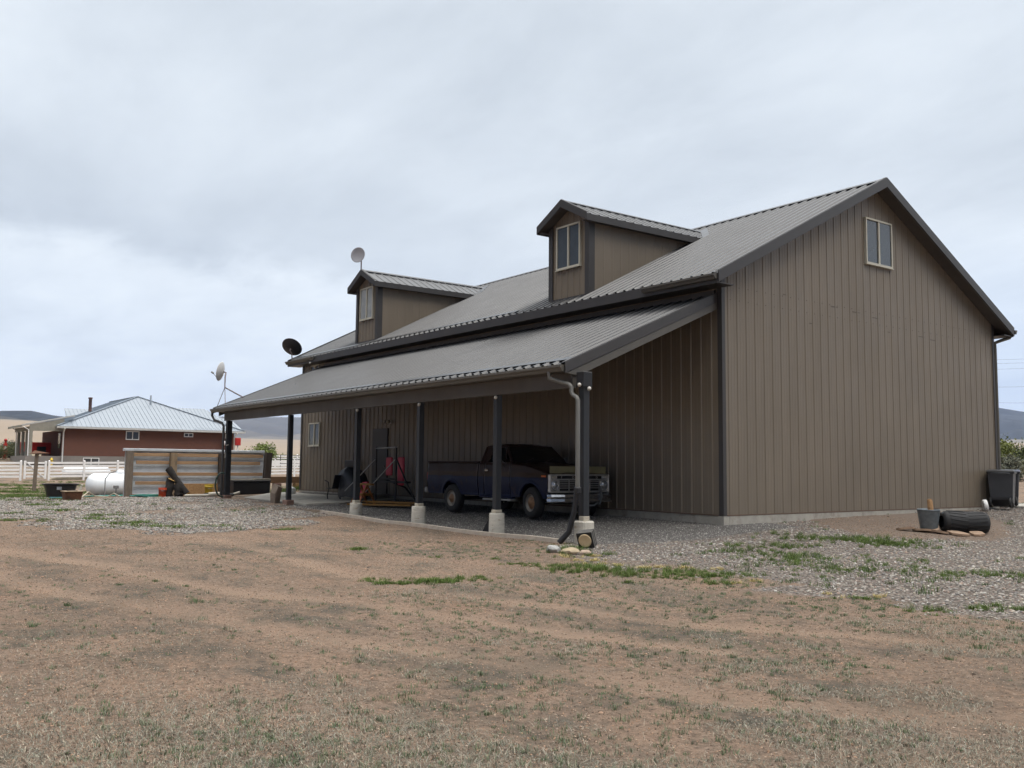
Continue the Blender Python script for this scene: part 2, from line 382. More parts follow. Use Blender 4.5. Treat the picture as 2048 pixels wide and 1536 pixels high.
def zones(X, Y):
    w = (vnoise(X, Y, .9, 4, 1)-.5)*1.5+(vnoise(X, Y, 4, 3, 2)-.5)*.5
    g = np.maximum(ss(poly_sd(X, Y, GR_R)+w*1.3, -.2, .3), ss(poly_sd(X, Y, GR_L)+w*2.4, -.2, .5))
    fine = ss(poly_sd(X, Y, GR_F)+w*.25, -.15, .15)
    g = g*(1-fine); sand = ss(poly_sd(X, Y, SAND)+w*.5, -.1, .3); g = g*(1-sand)
    # patchy thinning of the left gravel
    leftish = ss(-X, 9, 12); g = g*(1-leftish*ss(vnoise(X, Y, .55, 4, 5), .5, .72)*.75)
    d = np.hypot(X-CXY[0], Y-CXY[1]); far = ss(d, 75, 150)
    green = np.maximum(ss(vnoise(X, Y, .35, 4, 8), .55, .8)*ss(-X, 23, 30)*ss(d, 20, 40), 0)*(1-ss(d, 75, 100))
    return g, fine, sand, far, green
def axis(c0, c1, step, lim, growth):
    a = list(np.arange(c0, c1+1e-6, step)); s_ = step; x = c1
    while x < lim: s_ *= growth; x += s_; a.append(x)
    s_ = step; x = c0; b = []
    while x > -lim: s_ *= growth; x -= s_; b.append(x)
    return np.array(b[::-1]+a)
gx = axis(-27, 14, .13, 1300, 1.075); gy = axis(-16, 9, .13, 1300, 1.075)
GX, GY = np.meshgrid(gx, gy, indexing='ij')
GZ = gz_np(GX, GY)
zg, zf, zs, zfar, zgr = zones(GX, GY)
dcam = np.hypot(GX-CXY[0], GY-CXY[1])
near = 1-ss(dcam, 25, 45)
GZ = GZ+near*((vnoise(GX, GY, .7, 3, 3)-.5)*.05+(vnoise(GX, GY, 4, 3, 4)-.5)*.022)*(1-zf*.7)+zs*.02
GZ = np.where((GX < -.3) & (GX > -22.3) & (GY > .3) & (GY < 12), -.35, GZ)
# wheel tracks across the dirt
TRACKS = [[(-14, -16.5), (-7, -14.2), (-2.8, -13.0), (-1.2, -12.5), (.3, -12.35), (1.8, -12.1), (3.2, -11.6), (4.8, -11.0), (6.3, -10.6), (8.4, -9.8)],
          [(-8, -17.2), (-3, -15), (-.7, -14.05), (1.2, -13.8), (2.7, -13.4), (3.6, -13.1), (4.6, -12.75), (5.4, -12.5), (6.9, -12.05), (8.2, -11.5), (9.6, -11.2), (10.3, -10.7), (11.0, -9.9), (12.2, -8.4)],
          [(-6, -9.6), (-1.8, -9.6), (1.5, -10.0), (4.1, -9.8), (6.9, -9.1), (8.6, -8.2), (10.0, -7.6), (12.5, -6.6)]]
def track_mask(X, Y):
    m = 0
    for tr_ in TRACKS:
        px = [q[0] for q in tr_]; py = [q[1] for q in tr_]; tt = px
        d = np.full(X.shape, 1e9)
        for i in range(len(tt)-1):
            ex, ey = px[i+1]-px[i], py[i+1]-py[i]; t_ = np.clip(((X-px[i])*ex+(Y-py[i])*ey)/(ex*ex+ey*ey), 0, 1)
            d = np.minimum(d, np.hypot(X-px[i]-t_*ex, Y-py[i]-t_*ey))
        d = d+(vnoise(X, Y, .9, 3, 14)-.5)*.35
        m = np.maximum(m, 1-ss(d, .04, .33))
    return m
trk = track_mask(GX, GY)*(.55+.8*ss(vnoise(GX, GY, .8, 3, 12), .35, .65))*(1-zg)*(1-zf); trk = np.clip(trk, 0, 1); GZ = GZ-trk*.018
def mesh_np(name, co, faces_flat, nper, mats, cols=None, smooth=False):
    me = bpy.data.meshes.new(name); nv = len(co); nf = len(faces_flat)//nper
    me.vertices.add(nv); me.vertices.foreach_set('co', np.ascontiguousarray(co, np.float32).ravel())
    me.loops.add(nf*nper); me.loops.foreach_set('vertex_index', np.ascontiguousarray(faces_flat, np.int32).ravel())
    me.polygons.add(nf); me.polygons.foreach_set('loop_start', np.arange(0, nf*nper, nper, dtype=np.int32)); me.polygons.foreach_set('loop_total', np.full(nf, nper, np.int32))
    me.polygons.foreach_set('use_smooth', np.full(nf, smooth))
    for m_ in mats: me.materials.append(m_)
    me.update()
    if cols is not None:
        for an, c in cols.items():
            at = me.color_attributes.new(an, 'FLOAT_COLOR', 'POINT'); at.data.foreach_set('color', np.ascontiguousarray(c, np.float32).ravel())
    o = bpy.data.objects.new(name, me); COL.objects.link(o); return o
def ground_material():
    m = bpy.data.materials.new('ground_earth'); m.use_nodes = True; t = m.node_tree; nd = t.nodes; lk = t.links; b = nd['Principled BSDF']; b.inputs['Roughness'].default_value = .95; b.inputs['Specular IOR Level'].default_value = .15
    g = nd.new('ShaderNodeTexCoord'); src = g.outputs['Object']
    def noise(s, d=5, r=.6, st=(1, 1, 1)):
        mp = nd.new('ShaderNodeMapping'); lk.new(src, mp.inputs[0]); mp.inputs['Scale'].default_value = st
        n = nd.new('ShaderNodeTexNoise'); lk.new(mp.outputs[0], n.inputs['Vector']); n.inputs['Scale'].default_value = s; n.inputs['Detail'].default_value = d; n.inputs['Roughness'].default_value = r; return n.outputs[0]
    def vor(s, out='Color'):
        n = nd.new('ShaderNodeTexVoronoi'); lk.new(src, n.inputs['Vector']); n.inputs['Scale'].default_value = s; return n
    def mr(x, a, b_, c=0, d=1):
        n = nd.new('ShaderNodeMapRange'); lk.new(x, n.inputs[0]); n.inputs[1].default_value = a; n.inputs[2].default_value = b_; n.inputs[3].default_value = c; n.inputs[4].default_value = d; return n.outputs[0]
    def mix(f_, a, b_, bt='MIX'):
        n = nd.new('ShaderNodeMix'); n.data_type = 'RGBA'; n.blend_type = bt
        for s_, v_ in ((0, f_), (6, a), (7, b_)):
            if isinstance(v_, (int, float)): n.inputs[s_].default_value = v_
            elif isinstance(v_, tuple): n.inputs[s_].default_value = (*v_, 1)
            else: lk.new(v_, n.inputs[s_])
        return n.outputs[2]
    def mul(a, b_):
        n = nd.new('ShaderNodeMath'); n.operation = 'MULTIPLY'
        for i, v_ in enumerate((a, b_)):
            if isinstance(v_, (int, float)): n.inputs[i].default_value = v_
            else: lk.new(v_, n.inputs[i])
        return n.outputs[0]
    at = nd.new('ShaderNodeAttribute'); at.attribute_name = 'zone'; sp = nd.new('ShaderNodeSeparateColor'); lk.new(at.outputs['Color'], sp.inputs[0])
    at2 = nd.new('ShaderNodeAttribute'); at2.attribute_name = 'zone2'; sp2 = nd.new('ShaderNodeSeparateColor'); lk.new(at2.outputs['Color'], sp2.inputs[0])
    n_big = noise(.35, 6); n_mid = noise(1.9, 7, .65); n_fine = noise(14, 6, .7); n_vf = noise(70, 4, .7)
    dirt = mix(mr(n_big, .35, .65), (.335, .230, .163), (.245, .178, .130))
    dirt = mix(mr(n_mid, .42, .68, 0, .75), dirt, (.20, .158, .124))
    dirt = mix(mr(noise(.8, 6, .7), .54, .68, 0, .55), dirt, (.33, .205, .135))
    dirt = mix(mr(n_fine, .48, .66, 0, .85), dirt, (.125, .094, .072))
    dirt = mix(mr(n_fine, .46, .30, 0, .8), dirt, (.36, .265, .195))
    n_c = noise(38, 5, .75); dirt = mix(mr(n_c, .52, .66, 0, .75), dirt, (.12, .092, .072)); dirt = mix(mr(n_c, .44, .32, 0, .7), dirt, (.37, .28, .21))
    dirt = mix(mul(mr(noise(.55, 7, .72, (1, 1.6, 1)), .49, .60), mr(n_mid, .35, .6, .3, .9)), dirt, (.110, .098, .078))
    v1 = vor(55); spk = mr(v1.outputs['Distance'], .28, .18); cs = nd.new('ShaderNodeSeparateColor'); lk.new(v1.outputs['Color'], cs.inputs[0])
    dirt = mix(mul(spk, mr(cs.outputs[0], .90, .94)), dirt, (.42, .34, .27))
    dirt = mix(mul(spk, mr(cs.outputs[1], .78, .84, 0, .8)), dirt, (.10, .078, .062))
    dirt = mix(mul(sp2.outputs[2], .62), dirt, (.35, .25, .180))     # pale wheel tracks
    vg = vor(22); cg = nd.new('ShaderNodeSeparateColor'); lk.new(vg.outputs['Color'], cg.inputs[0])
    grav = mix(mr(cg.outputs[0], 0, 1), (.24, .21, .185), (.42, .38, .33)); grav = mix(mr(cg.outputs[1], .6, .9, 0, .6), grav, (.33, .22, .18))
    grav = mix(mr(vg.outputs['Distance'], .35, .6), grav, (.13, .11, .095))
    vf = vor(75); cf = nd.new('ShaderNodeSeparateColor'); lk.new(vf.outputs['Color'], cf.inputs[0])
    fine = mix(mr(cf.outputs[0], .1, 1), (.15, .14, .13), (.35, .33, .305)); fine = mix(mr(vf.outputs['Distance'], .35, .7, 0, .8), fine, (.045, .042, .042)); fine = mix(mr(n_mid, .4, .7, 0, .4), fine, (.17, .16, .155))
    sand = mix(mr(n_fine, .3, .7), (.235, .185, .148), (.175, .137, .110))
    tan = mix(mr(noise(.012, 6, .6, (1, 1, 1)), .35, .65), (.29, .23, .155), (.22, .185, .13)); tan = mix(mr(noise(.05, 8, .7), .5, .7, 0, .7), tan, (.16, .15, .10))
    c = mix(sp.outputs[0], dirt, grav); c = mix(sp.outputs[1], c, fine); c = mix(sp.outputs[2], c, sand)
    c = mix(mul(sp2.outputs[1], mr(n_mid, .3, .6)), c, (.085, .105, .045)); c = mix(sp2.outputs[0], c, tan)
    lk.new(c, b.inputs['Base Color'])
    h = nd.new('ShaderNodeMath'); h.operation = 'ADD'; lk.new(mul(n_fine, 1.2), h.inputs[0]); lk.new(mul(n_vf, .55), h.inputs[1])
    h2 = nd.new('ShaderNodeMath'); h2.operation = 'SUBTRACT'; lk.new(h.outputs[0], h2.inputs[0]); lk.new(mul(mul(vg.outputs['Distance'], sp.outputs[0]), 1.4), h2.inputs[1])
    h3 = nd.new('ShaderNodeMath'); h3.operation = 'SUBTRACT'; lk.new(h2.outputs[0], h3.inputs[0]); lk.new(mul(mul(vf.outputs['Distance'], sp.outputs[1]), .6), h3.inputs[1])
    bp = nd.new('ShaderNodeBump'); bp.inputs['Strength'].default_value = 1.0; bp.inputs['Distance'].default_value = .05; lk.new(h3.outputs[0], bp.inputs['Height']); lk.new(bp.outputs[0], b.inputs['Normal'])
    return m
ni, nj = GX.shape
idx = np.arange(ni*nj).reshape(ni, nj)
quads = np.stack([idx[:-1, :-1], idx[1:, :-1], idx[1:, 1:], idx[:-1, 1:]], -1).reshape(-1)
one = np.ones(ni*nj)
g_o = mesh_np('ground', np.c_[GX.ravel(), GY.ravel(), GZ.ravel()], quads, 4, [ground_material()],
              {'zone': np.c_[zg.ravel(), zf.ravel(), zs.ravel(), one], 'zone2': np.c_[zfar.ravel(), zgr.ravel(), trk.ravel(), one]}, True)
tag(g_o, kind='structure')
def gz2(X, Y):
    """height of the ground mesh as built (bilinear lookup)"""
    i = np.clip(np.searchsorted(gx, X)-1, 0, ni-2); j = np.clip(np.searchsorted(gy, Y)-1, 0, nj-2)
    fx = (X-gx[i])/(gx[i+1]-gx[i]); fy = (Y-gy[j])/(gy[j+1]-gy[j])
    return (GZ[i, j]*(1-fx)+GZ[i+1, j]*fx)*(1-fy)+(GZ[i, j+1]*(1-fx)+GZ[i+1, j+1]*fx)*fy
def gh(x, y): return float(gz2(np.array([float(x)]), np.array([float(y)]))[0])

# ------------------------------------------------------------------ hills
def hills():
    az = np.radians(np.linspace(0, 360, 1081)[:-1]); azd = np.degrees(az)
    kx = [0, 60, 100, 112, 114.8, 116, 118, 125, 140, 152, 156.5, 159.1, 161.4, 165, 168, 169.5, 170.7, 172.1, 174, 180, 200, 240, 300, 360]
    kc = [1.2, 2.0, 2.6, 3.0, 3.25, 3.5, 3.45, 3.2, 3.0, 2.9, 2.86, 2.82, 2.80, 2.62, 2.48, 2.60, 2.84, 2.78, 2.6, 2.2, 1.5, 1.2, 1.1, 1.2]
    kt = [1.0, 1.2, 1.5, 1.55, 1.55, 1.55, 1.5, 1.45, 1.45, 1.45, 1.47, 1.49, 1.5, 1.75, 2.05, 2.15, 2.24, 2.27, 2.2, 1.8, 1.2, 1.0, 1.0, 1.0]
    elc = np.interp(azd, kx, kc); elt = np.interp(azd, kx, kt)
    far = np.interp(azd, [0, 100, 112, 120, 150, 160, 164, 168, 180, 360], [1, 1, 1.15, 1.15, 1.15, 1.15, 1.0, .75, .75, 1])
    tt = np.concatenate([np.linspace(0, 1, 22)[:-1], np.linspace(1, 2, 70), np.linspace(2, 2.3, 6)[1:]])
    A, T = np.meshgrid(az, tt, indexing='ij'); EC = elc[:, None]; ET = elt[:, None]; FR = far[:, None]
    Dt = 3000*np.minimum(FR, 1.1); Dc = 5200*FR
    D = np.where(T < 1, 900+(Dt-900)*T, Dt+(Dc-Dt)*(T-1))
    ht = np.tan(np.radians(ET))*Dt; h0 = .0125*880-3
    H = np.where(T < 1, h0+(ht-h0)*T**1.35, 0)
    X = CXY[0]+D*np.cos(A); Y = CXY[1]+D*np.sin(A)
    hc = np.tan(np.radians(EC))*Dc
    u = np.clip(T-1, 0, 1)
    base = ht+(hc-ht)*u**1.25
    n = vnoise(X, Y, 1/900, 6, 21); ridge = 1-np.abs(2*vnoise(X, Y, 1/650, 6, 33)-1)
    sn = np.sin(np.pi*np.clip(u, 0, 1))**.8; base = base-(1-ridge)*230*sn*ss(hc, 80, 400)-np.abs(n-.5)*260*sn+40*sn
    cap = np.tan(np.radians(EC-.06))*D
    base = np.minimum(base, cap)
    H = np.where(T >= 1, base, H)
    over = np.clip(T-2, 0, 1); H = H-over*hc*1.2
    H[:, -1] = -30
    Z = H+1.0
    col = np.zeros(X.shape+(4,)); col[..., 3] = 1
    n3 = vnoise(X, Y, 1/260, 5, 41); n4 = vnoise(X, Y, 1/70, 4, 43)
    st = ss(T, .9, 1.06)[..., None]
    tan_ = np.array([.275, .215, .15])*(.82+.36*n3[..., None]); scr = np.array([.17, .15, .12])*(.8+.4*n3[..., None]); dk = np.array([.040, .042, .040])*(.7+.6*n4[..., None])
    scr = scr*(.45+1.0*ridge[..., None]); dk = dk*(.5+.9*ridge[..., None])  # relief shading painted into the colour: ridges lightened, gullies darkened
    fl = ss(n, .45, .6)[..., None]; light = ss(T, 1.05, 1.45)[..., None]
    lt = np.interp(azd, [0, 110, 118, 150, 163, 167, 360], [.5, 1, 1, .7, .7, 1, 1])[:, None, None]
    c_h = scr*(1-light*np.clip(lt+fl*.5, 0, 1))+dk*(light*np.clip(lt+fl*.5, 0, 1))
    c = tan_*(1-st)+c_h*st
    strip = (ss(T, .0, .04)*(1-ss(T, .1, .22)))[..., None]*ss(n3, .35, .55)[..., None]
    c = c*(1-strip*.55)+np.array([.12, .11, .08])*strip*.55
    col[..., :3] = c
    ni_, nj_ = X.shape; id_ = np.arange(ni_*nj_).reshape(ni_, nj_); id2 = np.roll(id_, -1, 0)
    q = np.stack([id_[:, :-1], id_[:, 1:], id2[:, 1:], id2[:, :-1]], -1)[:, :, ::-1].reshape(-1)
    o = mesh_np('hills', np.c_[X.ravel(), Y.ravel(), Z.ravel()], q, 4, [attr_mat('hill_scrub_shaded', .95, spec=.1)], {'Col': col.reshape(-1, 4)}, True)
    tag(o, kind='structure')
hills()

hm = bpy.data.materials.new('haze_air'); hm.use_nodes = True; t = hm.node_tree; t.nodes.remove(t.nodes['Principled BSDF'])
pv = t.nodes.new('ShaderNodeVolumePrincipled'); pv.inputs['Color'].default_value = (.46, .61, .97, 1); pv.inputs['Density'].default_value = 6.5e-5; pv.inputs['Anisotropy'].default_value = 0.0
t.links.new(pv.outputs[0], [n_ for n_ in t.nodes if n_.type == 'OUTPUT_MATERIAL'][0].inputs['Volume'])
me = bpy.data.meshes.new('haze'); hx = 8600
me.from_pydata([(x*hx, y*hx, z) for x in (-1, 1) for y in (-1, 1) for z in (-400, 700)], [], [(0, 1, 3, 2), (4, 6, 7, 5), (0, 4, 5, 1), (2, 3, 7, 6), (0, 2, 6, 4), (1, 5, 7, 3)]); me.materials.append(hm)
ho = bpy.data.objects.new('haze', me); COL.objects.link(ho); tag(ho, kind='stuff')

# ------------------------------------------------------------------ barn
L, Wd, He, Hr, OH, RO = 22.53, 12.2, 5.584, 8.675, .519, .379
SL = (Hr-He)/(Wd/2)
CS = 1/math.hypot(1, SL)
NF = Vector((0, -SL, 1)).normalized(); NB = Vector((0, SL, 1)).normalized()
barn = thing('metal_barn', (0, 0, -.2), 'large brown ribbed steel barn with two dormers and an open lean-to', 'barn')
XL, XR = -L-.38, RO
def gable_top(y): return Hr-SL*abs(y-Wd/2)-.05
mb = MB(); ribbed(mb, (0, 0, 0), (0, 1, 0), (0, 0, 1), (1, 0, 0), Wd, lambda u: (0, gable_top(u)), first=.22, extra=[Wd/2], h=.014, w=.032); mb.build('wall', M_wall, barn)
mb = MB(); ribbed(mb, (0, 0, 0), (-1, 0, 0), (0, 0, 1), (0, -1, 0), L, lambda u: (0, He-.08), first=.389-.07, extra=[]); mb.build('wall', M_wall, barn)
mb = MB(); ribbed(mb, (-L, 0, 0), (0, 1, 0), (0, 0, 1), (-1, 0, 0), Wd, lambda u: (0, gable_top(u)), first=.22, extra=[Wd/2]); mb.build('wall', M_wall, barn)
mb = MB(); ribbed(mb, (0, Wd, 0), (-1, 0, 0), (0, 0, 1), (0, 1, 0), L, lambda u: (0, He-.08), first=.3); mb.build('wall', M_wall, barn)
mb = MB(); mb.box(-L-.02, .03, -.025, .16, -.6, -.004).box(-L-.02, .03, Wd-.16, Wd+.025, -.6, -.004).box(-.16, .035, .17, Wd-.17, -.6, -.004).box(-L-.022, -L+.16, .17, Wd-.17, -.6, -.004)
mb.build('foundation', M_conc, barn)
# horizontal lap seam on the gable (screw lines)
mb = MB()
rr = random.Random(3)
for y, z, w_ in ((5.9, 5.02, .30), (5.0, 5.08, .34), (8.1, 4.72, .3), (8.7, 4.68, .25), (4.1, 5.12, .28), (2.2, 5.2, .1), (3.2, 4.6, .1), (6.6, 4.7, .1)):
    mb.box(.004, .010, y, y+w_, z, z+.012)
for row in (4.85, 5.15):
    for i in range(38): mb.box(.004, .012, .22+i*.3128+.06, .22+i*.3128+.075, row, row+.015)
tag(mb.build('panel_laps', M('lap_shadow', (.06, .05, .04), .6), barn), kind='stuff')
def slope_pt(y, off=0.0): return Vector((0, y, He+SL*y))+NF*off if y <= Wd/2 else Vector((0, y, He+SL*(Wd-y)))+NB*off
# roof slopes
def main_slope(side):
    mb = MB(); ln = (Wd/2+OH)/CS
    if side == 0:
        O = (XR, -OH, He-SL*OH); V = Vector((0, CS, SL*CS)); n_ = NF
    else:
        O = (XR, Wd+OH, He-SL*OH); V = Vector((0, -CS, SL*CS)); n_ = NB
    ribbed(mb, O, (-1, 0, 0), V, n_, XR-XL, lambda u: (0, ln), first=.16, h=.036, w=.055, minor=False)
    O = Vector(O); a = O-n_*.004; b = O+V*ln-n_*.004; c = b-n_*.09; d = a-n_*.09
    mb.prism([a, b, c, d], (XL-XR, 0, 0), 1)
    return mb.build('roof', [M_roof, M_soff], barn)
main_slope(0); main_slope(1)
mb = MB()
for s_, n_ in ((-1, NF), (1, NB)):
    p0 = Vector((XR+.02, Wd/2, Hr))+Vector((0, 0, .055)); V = Vector((0, s_*CS, -SL*CS))
    a = p0; b = p0+V*.22; mb.prism([a, b, b-n_*.012, a-Vector((0, 0, .014))], (XL-XR-.04, 0, 0))
mb.build('ridge_cap', M_roof, barn)
# rake trims
for xg, sx, s_ in ((XR, 1, 0), (XR, 1, 1), (XL, -1, 0), (XL, -1, 1)):
    if True:
        mb = MB()
        if s_ == 0: e0 = Vector((xg, -OH-.02, He-SL*(OH+.02))); n_ = NF; V = Vector((0, CS, SL*CS))
        else: e0 = Vector((xg, Wd+OH+.02, He-SL*(OH+.02))); n_ = NB; V = Vector((0, -CS, SL*CS))
        ln = (Wd/2+OH+.02)/CS; e1 = e0+V*ln
        up = Vector((0, 0, 1))
        a = e0+up*.055; b = e1+up*.055; c = e1-up*.20; d = e0-up*.20
        mb.prism([a, b, c, d], (sx*.028, 0, 0))
        mb.prism([a+up*.002, b+up*.002, b+up*.012, a+up*.012], (-sx*.09, 0, 0))
        mb.prism([c-up*.001, d-up*.001, d-up*.012, c-up*.012], (-sx*.03, 0, 0), 1)
        mb.build('rake_trim', [M_trim, M_trim2], barn)
# eave fascia
mb = MB(); zt = He-SL*OH
mb.box(XL+.03, XR-.01, -OH-.03, -OH-.004, zt-.235, zt-.012); mb.box(XL+.03, XR-.01, Wd+OH+.004, Wd+OH+.03, zt-.235, zt-.012)
mb.box(XL+.03, XR-.02, -OH-.002, -.002, zt-.225, zt-.20); mb.box(XL+.03, XR-.02, Wd+.002, Wd+OH, zt-.225, zt-.20)
# soffit under the rakes
for xa, xb in ((.003, XR-.002), (XL+.002, -L-.003)):
    for s_ in (0, 1):
        ya, yb = (-OH, Wd/2) if s_ == 0 else (Wd+OH, Wd/2)
        mb.prism([(xa, ya, He-SL*OH-.16), (xa, yb, Hr-.16), (xa, yb, Hr-.14), (xa, ya, He-SL*OH-.14)], (xb-xa, 0, 0), 1)
mb.build('fascia', [M_trim, M_soff], barn)
# corner trims
for (x, y, dx, dy) in ((.034, -.034, -1, 1), (.034, Wd+.034, -1, -1), (-L-.034, -.034, 1, 1), (-L-.034, Wd+.034, 1, -1)):
    mb = MB(); mb.box(x, x+dx*.012, y, y+dy*.11, 0.0, He-.12); mb.box(x+dx*.0121, x+dx*.13, y, y+dy*.012, .0, He-.3); mb.build('corner_trim', M_trim, barn)
# base trim
mb = MB(); mb.box(.0, .04, .09, Wd-.09, -.003, .02); mb.box(-L+.1, -.13, -.04, 0, -.003, .02); mb.build('base_trim', M('base_rust', (.11, .07, .05), .7), barn)
# gutters on the main eave
def gutter(mb, x0, x1, y, z, s=-1, w=.12, h=.12):
    pr = [(0, 0), (0, -h), (s*w*.55, -h), (s*w*.75, -h*.55), (s*w, -h*.35), (s*w, 0), (s*w*.94, 0), (s*w*.94, -h*.3), (s*w*.68, -h*.5), (s*w*.5, -h*.93), (s*.008, -h*.93), (s*.008, 0)]
    mb.prism([(x0, y+a, z+b) for a, b in pr], (x1-x0, 0, 0))
    for xx in (x0, x1):
        mb.prism([(xx, y+a, z+b) for a, b in pr[:6]], (.006 if xx == x0 else -.006, 0, 0))
for a, b in ((-1.9, XR-.02), (XL-.0, XL+2.6)):
    mb = MB(); gutter(mb, a, b, -OH-.034, zt-.03); mb.build('gutter', M_trim2, barn)
mb = MB(); gutter(mb, XL, XR+.05, Wd+OH+.034, zt-.03, 1); mb.build('gutter', M_trim2, barn)
# snow guards
def snow_guard(x0, x1, y, z, V, n_, w=.15):
    mb = MB(); a = Vector((0, y, z))+n_*.038; b = a+V*w; c = b+n_*.006; d = a+n_*.006
    off = Vector((x0, 0, 0)); mb.prism([a+off, b+off, c+off, d+off], (x1-x0, 0, 0)); return mb.build('snow_guard', M_roof, barn)
VF = Vector((0, CS, SL*CS))
snow_guard(XL+.1, -7.2, -OH+.16*CS, zt+.16*SL*CS, VF, NF)
scr = MB()
for k in range(74):
    x = XR-.16-k*.3128-.06
    for v in (.5, 1.7, 2.9, 4.1, 5.3, 6.5): q = Vector((x, -OH, zt))+VF*(v+.03*(k % 3))+NF*.002; scr.prism([q, q+Vector((.012, 0, 0)), q+Vector((.012, 0, 0))+VF*.016, q+VF*.016], NF*.008)
tag(scr.build('roof_screws', M('screw_dark', (.03, .03, .03), .5), barn), kind='stuff')
# lean-to
U, DL, ZL, ZT, RL = 20.36, 4.44, 3.06, 4.961, -.113
SLn = (ZT-ZL)/DL; CN = 1/math.hypot(1, SLn); NL = Vector((0, -SLn, 1)).normalized(); VL = Vector((0, CN, SLn*CN)); LN = DL/CN
mb = MB(); O = Vector((RL, -DL, ZL)); ribbed(mb, O, (-1, 0, 0), VL, NL, U+RL, lambda u: (0, LN-.01), first=.1, h=.034, w=.055, minor=False)
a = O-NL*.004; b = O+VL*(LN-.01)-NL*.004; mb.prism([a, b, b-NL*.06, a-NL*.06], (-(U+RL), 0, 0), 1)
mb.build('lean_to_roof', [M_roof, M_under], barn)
scr = MB()
for k in range(64):
    x = RL-.1-k*.3128-.06
    for v in (.6, 1.7, 2.8, 3.9): q = Vector((x, -DL, ZL))+VL*(v+.03*(k % 3))+NL*.002; scr.prism([q, q+Vector((.012, 0, 0)), q+Vector((.012, 0, 0))+VL*.016, q+VL*.016], NL*.008)
tag(scr.build('roof_screws', M('screw_dark'), barn), kind='stuff')
snow_guard(-U+.03, RL-.08, -DL+.17*CN, ZL+.17*SLn*CN, VL, NL, .17)
mb = MB(); mb.box(-U, RL-.02, -.10, -.034, ZT-.05, ZT+.09); mb.build('flashing', M_trim, barn)
mb = MB(); gutter(mb, -U-.05, RL-.02, -DL-.012, ZL-.02, -1, .13, .13); mb.build('gutter', M_gutter, barn)
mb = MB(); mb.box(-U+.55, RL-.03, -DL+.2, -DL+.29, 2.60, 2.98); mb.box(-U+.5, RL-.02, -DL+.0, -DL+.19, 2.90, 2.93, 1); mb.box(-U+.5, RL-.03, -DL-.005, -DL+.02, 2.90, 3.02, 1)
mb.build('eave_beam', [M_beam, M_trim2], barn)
for xg, sx in ((RL, 1), (-U, -1)):
    mb = MB()
    e0 = Vector((xg, -DL-.03, ZL-.03*SLn)); e1 = Vector((xg, -.036, ZT-.036*SLn)); up = Vector((0, 0, 1))
    mb.prism([e0+up*.045, e1+up*.045, e1-up*.17, e0-up*.17], (sx*.026, 0, 0)); mb.prism([e0+up*.047, e1+up*.047, e1+up*.055, e0+up*.055], (-sx*.08, 0, 0))
    if sx > 0: mb.prism([e0-up*.171+Vector((0, .03, 0)), e1-up*.171, e1-up*.33, e0-up*.20+Vector((0, .35, 0))], (.012, 0, 0), 1)
    mb.prism([e0-up*.10+Vector((-sx*.03, .2, .08)), e1-up*.10+Vector((-sx*.03, 0, 0)), e1-up*.34+Vector((-sx*.03, 0, 0)), e0-up*.34+Vector((-sx*.03, .2, .08))], (-sx*.05, 0, 0), 1)
    mb.build('lean_to_rake_trim', [M_trim, M_trim2], barn)
mb = MB()
for k in range(1, 6):       # rafters
    x = -k*3.4; e0 = Vector((x, -DL+.3, ZL+.3*SLn-.09)); e1 = Vector((x, -.05, ZT-.05*SLn-.09)); mb.prism([e0, e1, e1-Vector((0, 0, .24)), e0-Vector((0, 0, .24))], (.05, 0, 0))
for k in range(1, 5):
    y = -DL+k*.9; z = ZL+k*.9*SLn-.085; mb.box(-U+.1, RL-.1, y, y+.04, z-.09, z)
mb.build('rafter', M_under, barn)
# posts
PY = -4.14
M_brick = M('brick_block', (.20, .12, .095), .9, var=.3, vs=12, bump=.4)
def post(x, z0, ztop, kind, w=.14):
    mb = MB(); mb.bbox(x-w/2, x+w/2, PY-w/2, PY+w/2, z0, ztop, .006)
    o = mb.build('post', M_post, barn)
    g = gz(x, PY)
    if kind == 'pier':
        r_ = .175; prof = [(r_*1.02, g-.35), (r_*1.0, g+.1), (r_*.97, z0-.10), (r_*.93, z0-.075), (0.001, z0-.073)]
        m2 = MB(); m2.lathe(prof, (x, PY, 0), n=28)
        # lumpy sides
        vv = []
        for q in m2.v:
            a_ = math.atan2(q[1]-PY, q[0]-x); k_ = 1+.05*math.sin(3*a_+x*3)+.03*math.sin(q[2]*24+a_*2+x)
            vv.append((x+(q[0]-x)*k_, PY+(q[1]-PY)*k_, q[2]))
        m2.v = vv; m2.build('pier', M_pier, o)
        m3 = MB(); m3.bbox(x-.085, x+.085, PY-.085, PY+.085, z0-.074, z0-.001, .01); m3.build('post_block', M('pale_block', (.42, .38, .31), .9, var=.2, vs=12), o)
    elif kind == 'square':
        m2 = MB(); m2.bbox(x-.15, x+.17, PY-.14, PY+.14, g-.3, z0-.09, .03); m2.build('pier', M_pier, o)
        m3 = MB(); m3.bbox(x-.06, x+.08, PY-.08, PY+.08, z0-.091, z0-.001, .008); m3.build('post_block', MATS['pale_block'], o)
    else:
        m2 = MB(); m2.bbox(x-.2, x+.16, PY-.12, PY+.12, g-.1, z0-.002, .01); m2.build('brick_base', M_brick, o)
    return o
post(-2.81, .10, 2.6, 'pier'); post(-6.09, .12, 2.6, 'pier'); post(-9.44, .08, 2.6, 'pier')
post(.09, .10, 2.88, 'square', .15)
post(-14.03, -.07, 2.6, 'brick'); post(-19.55, -.08, 2.6, 'brick', .18)
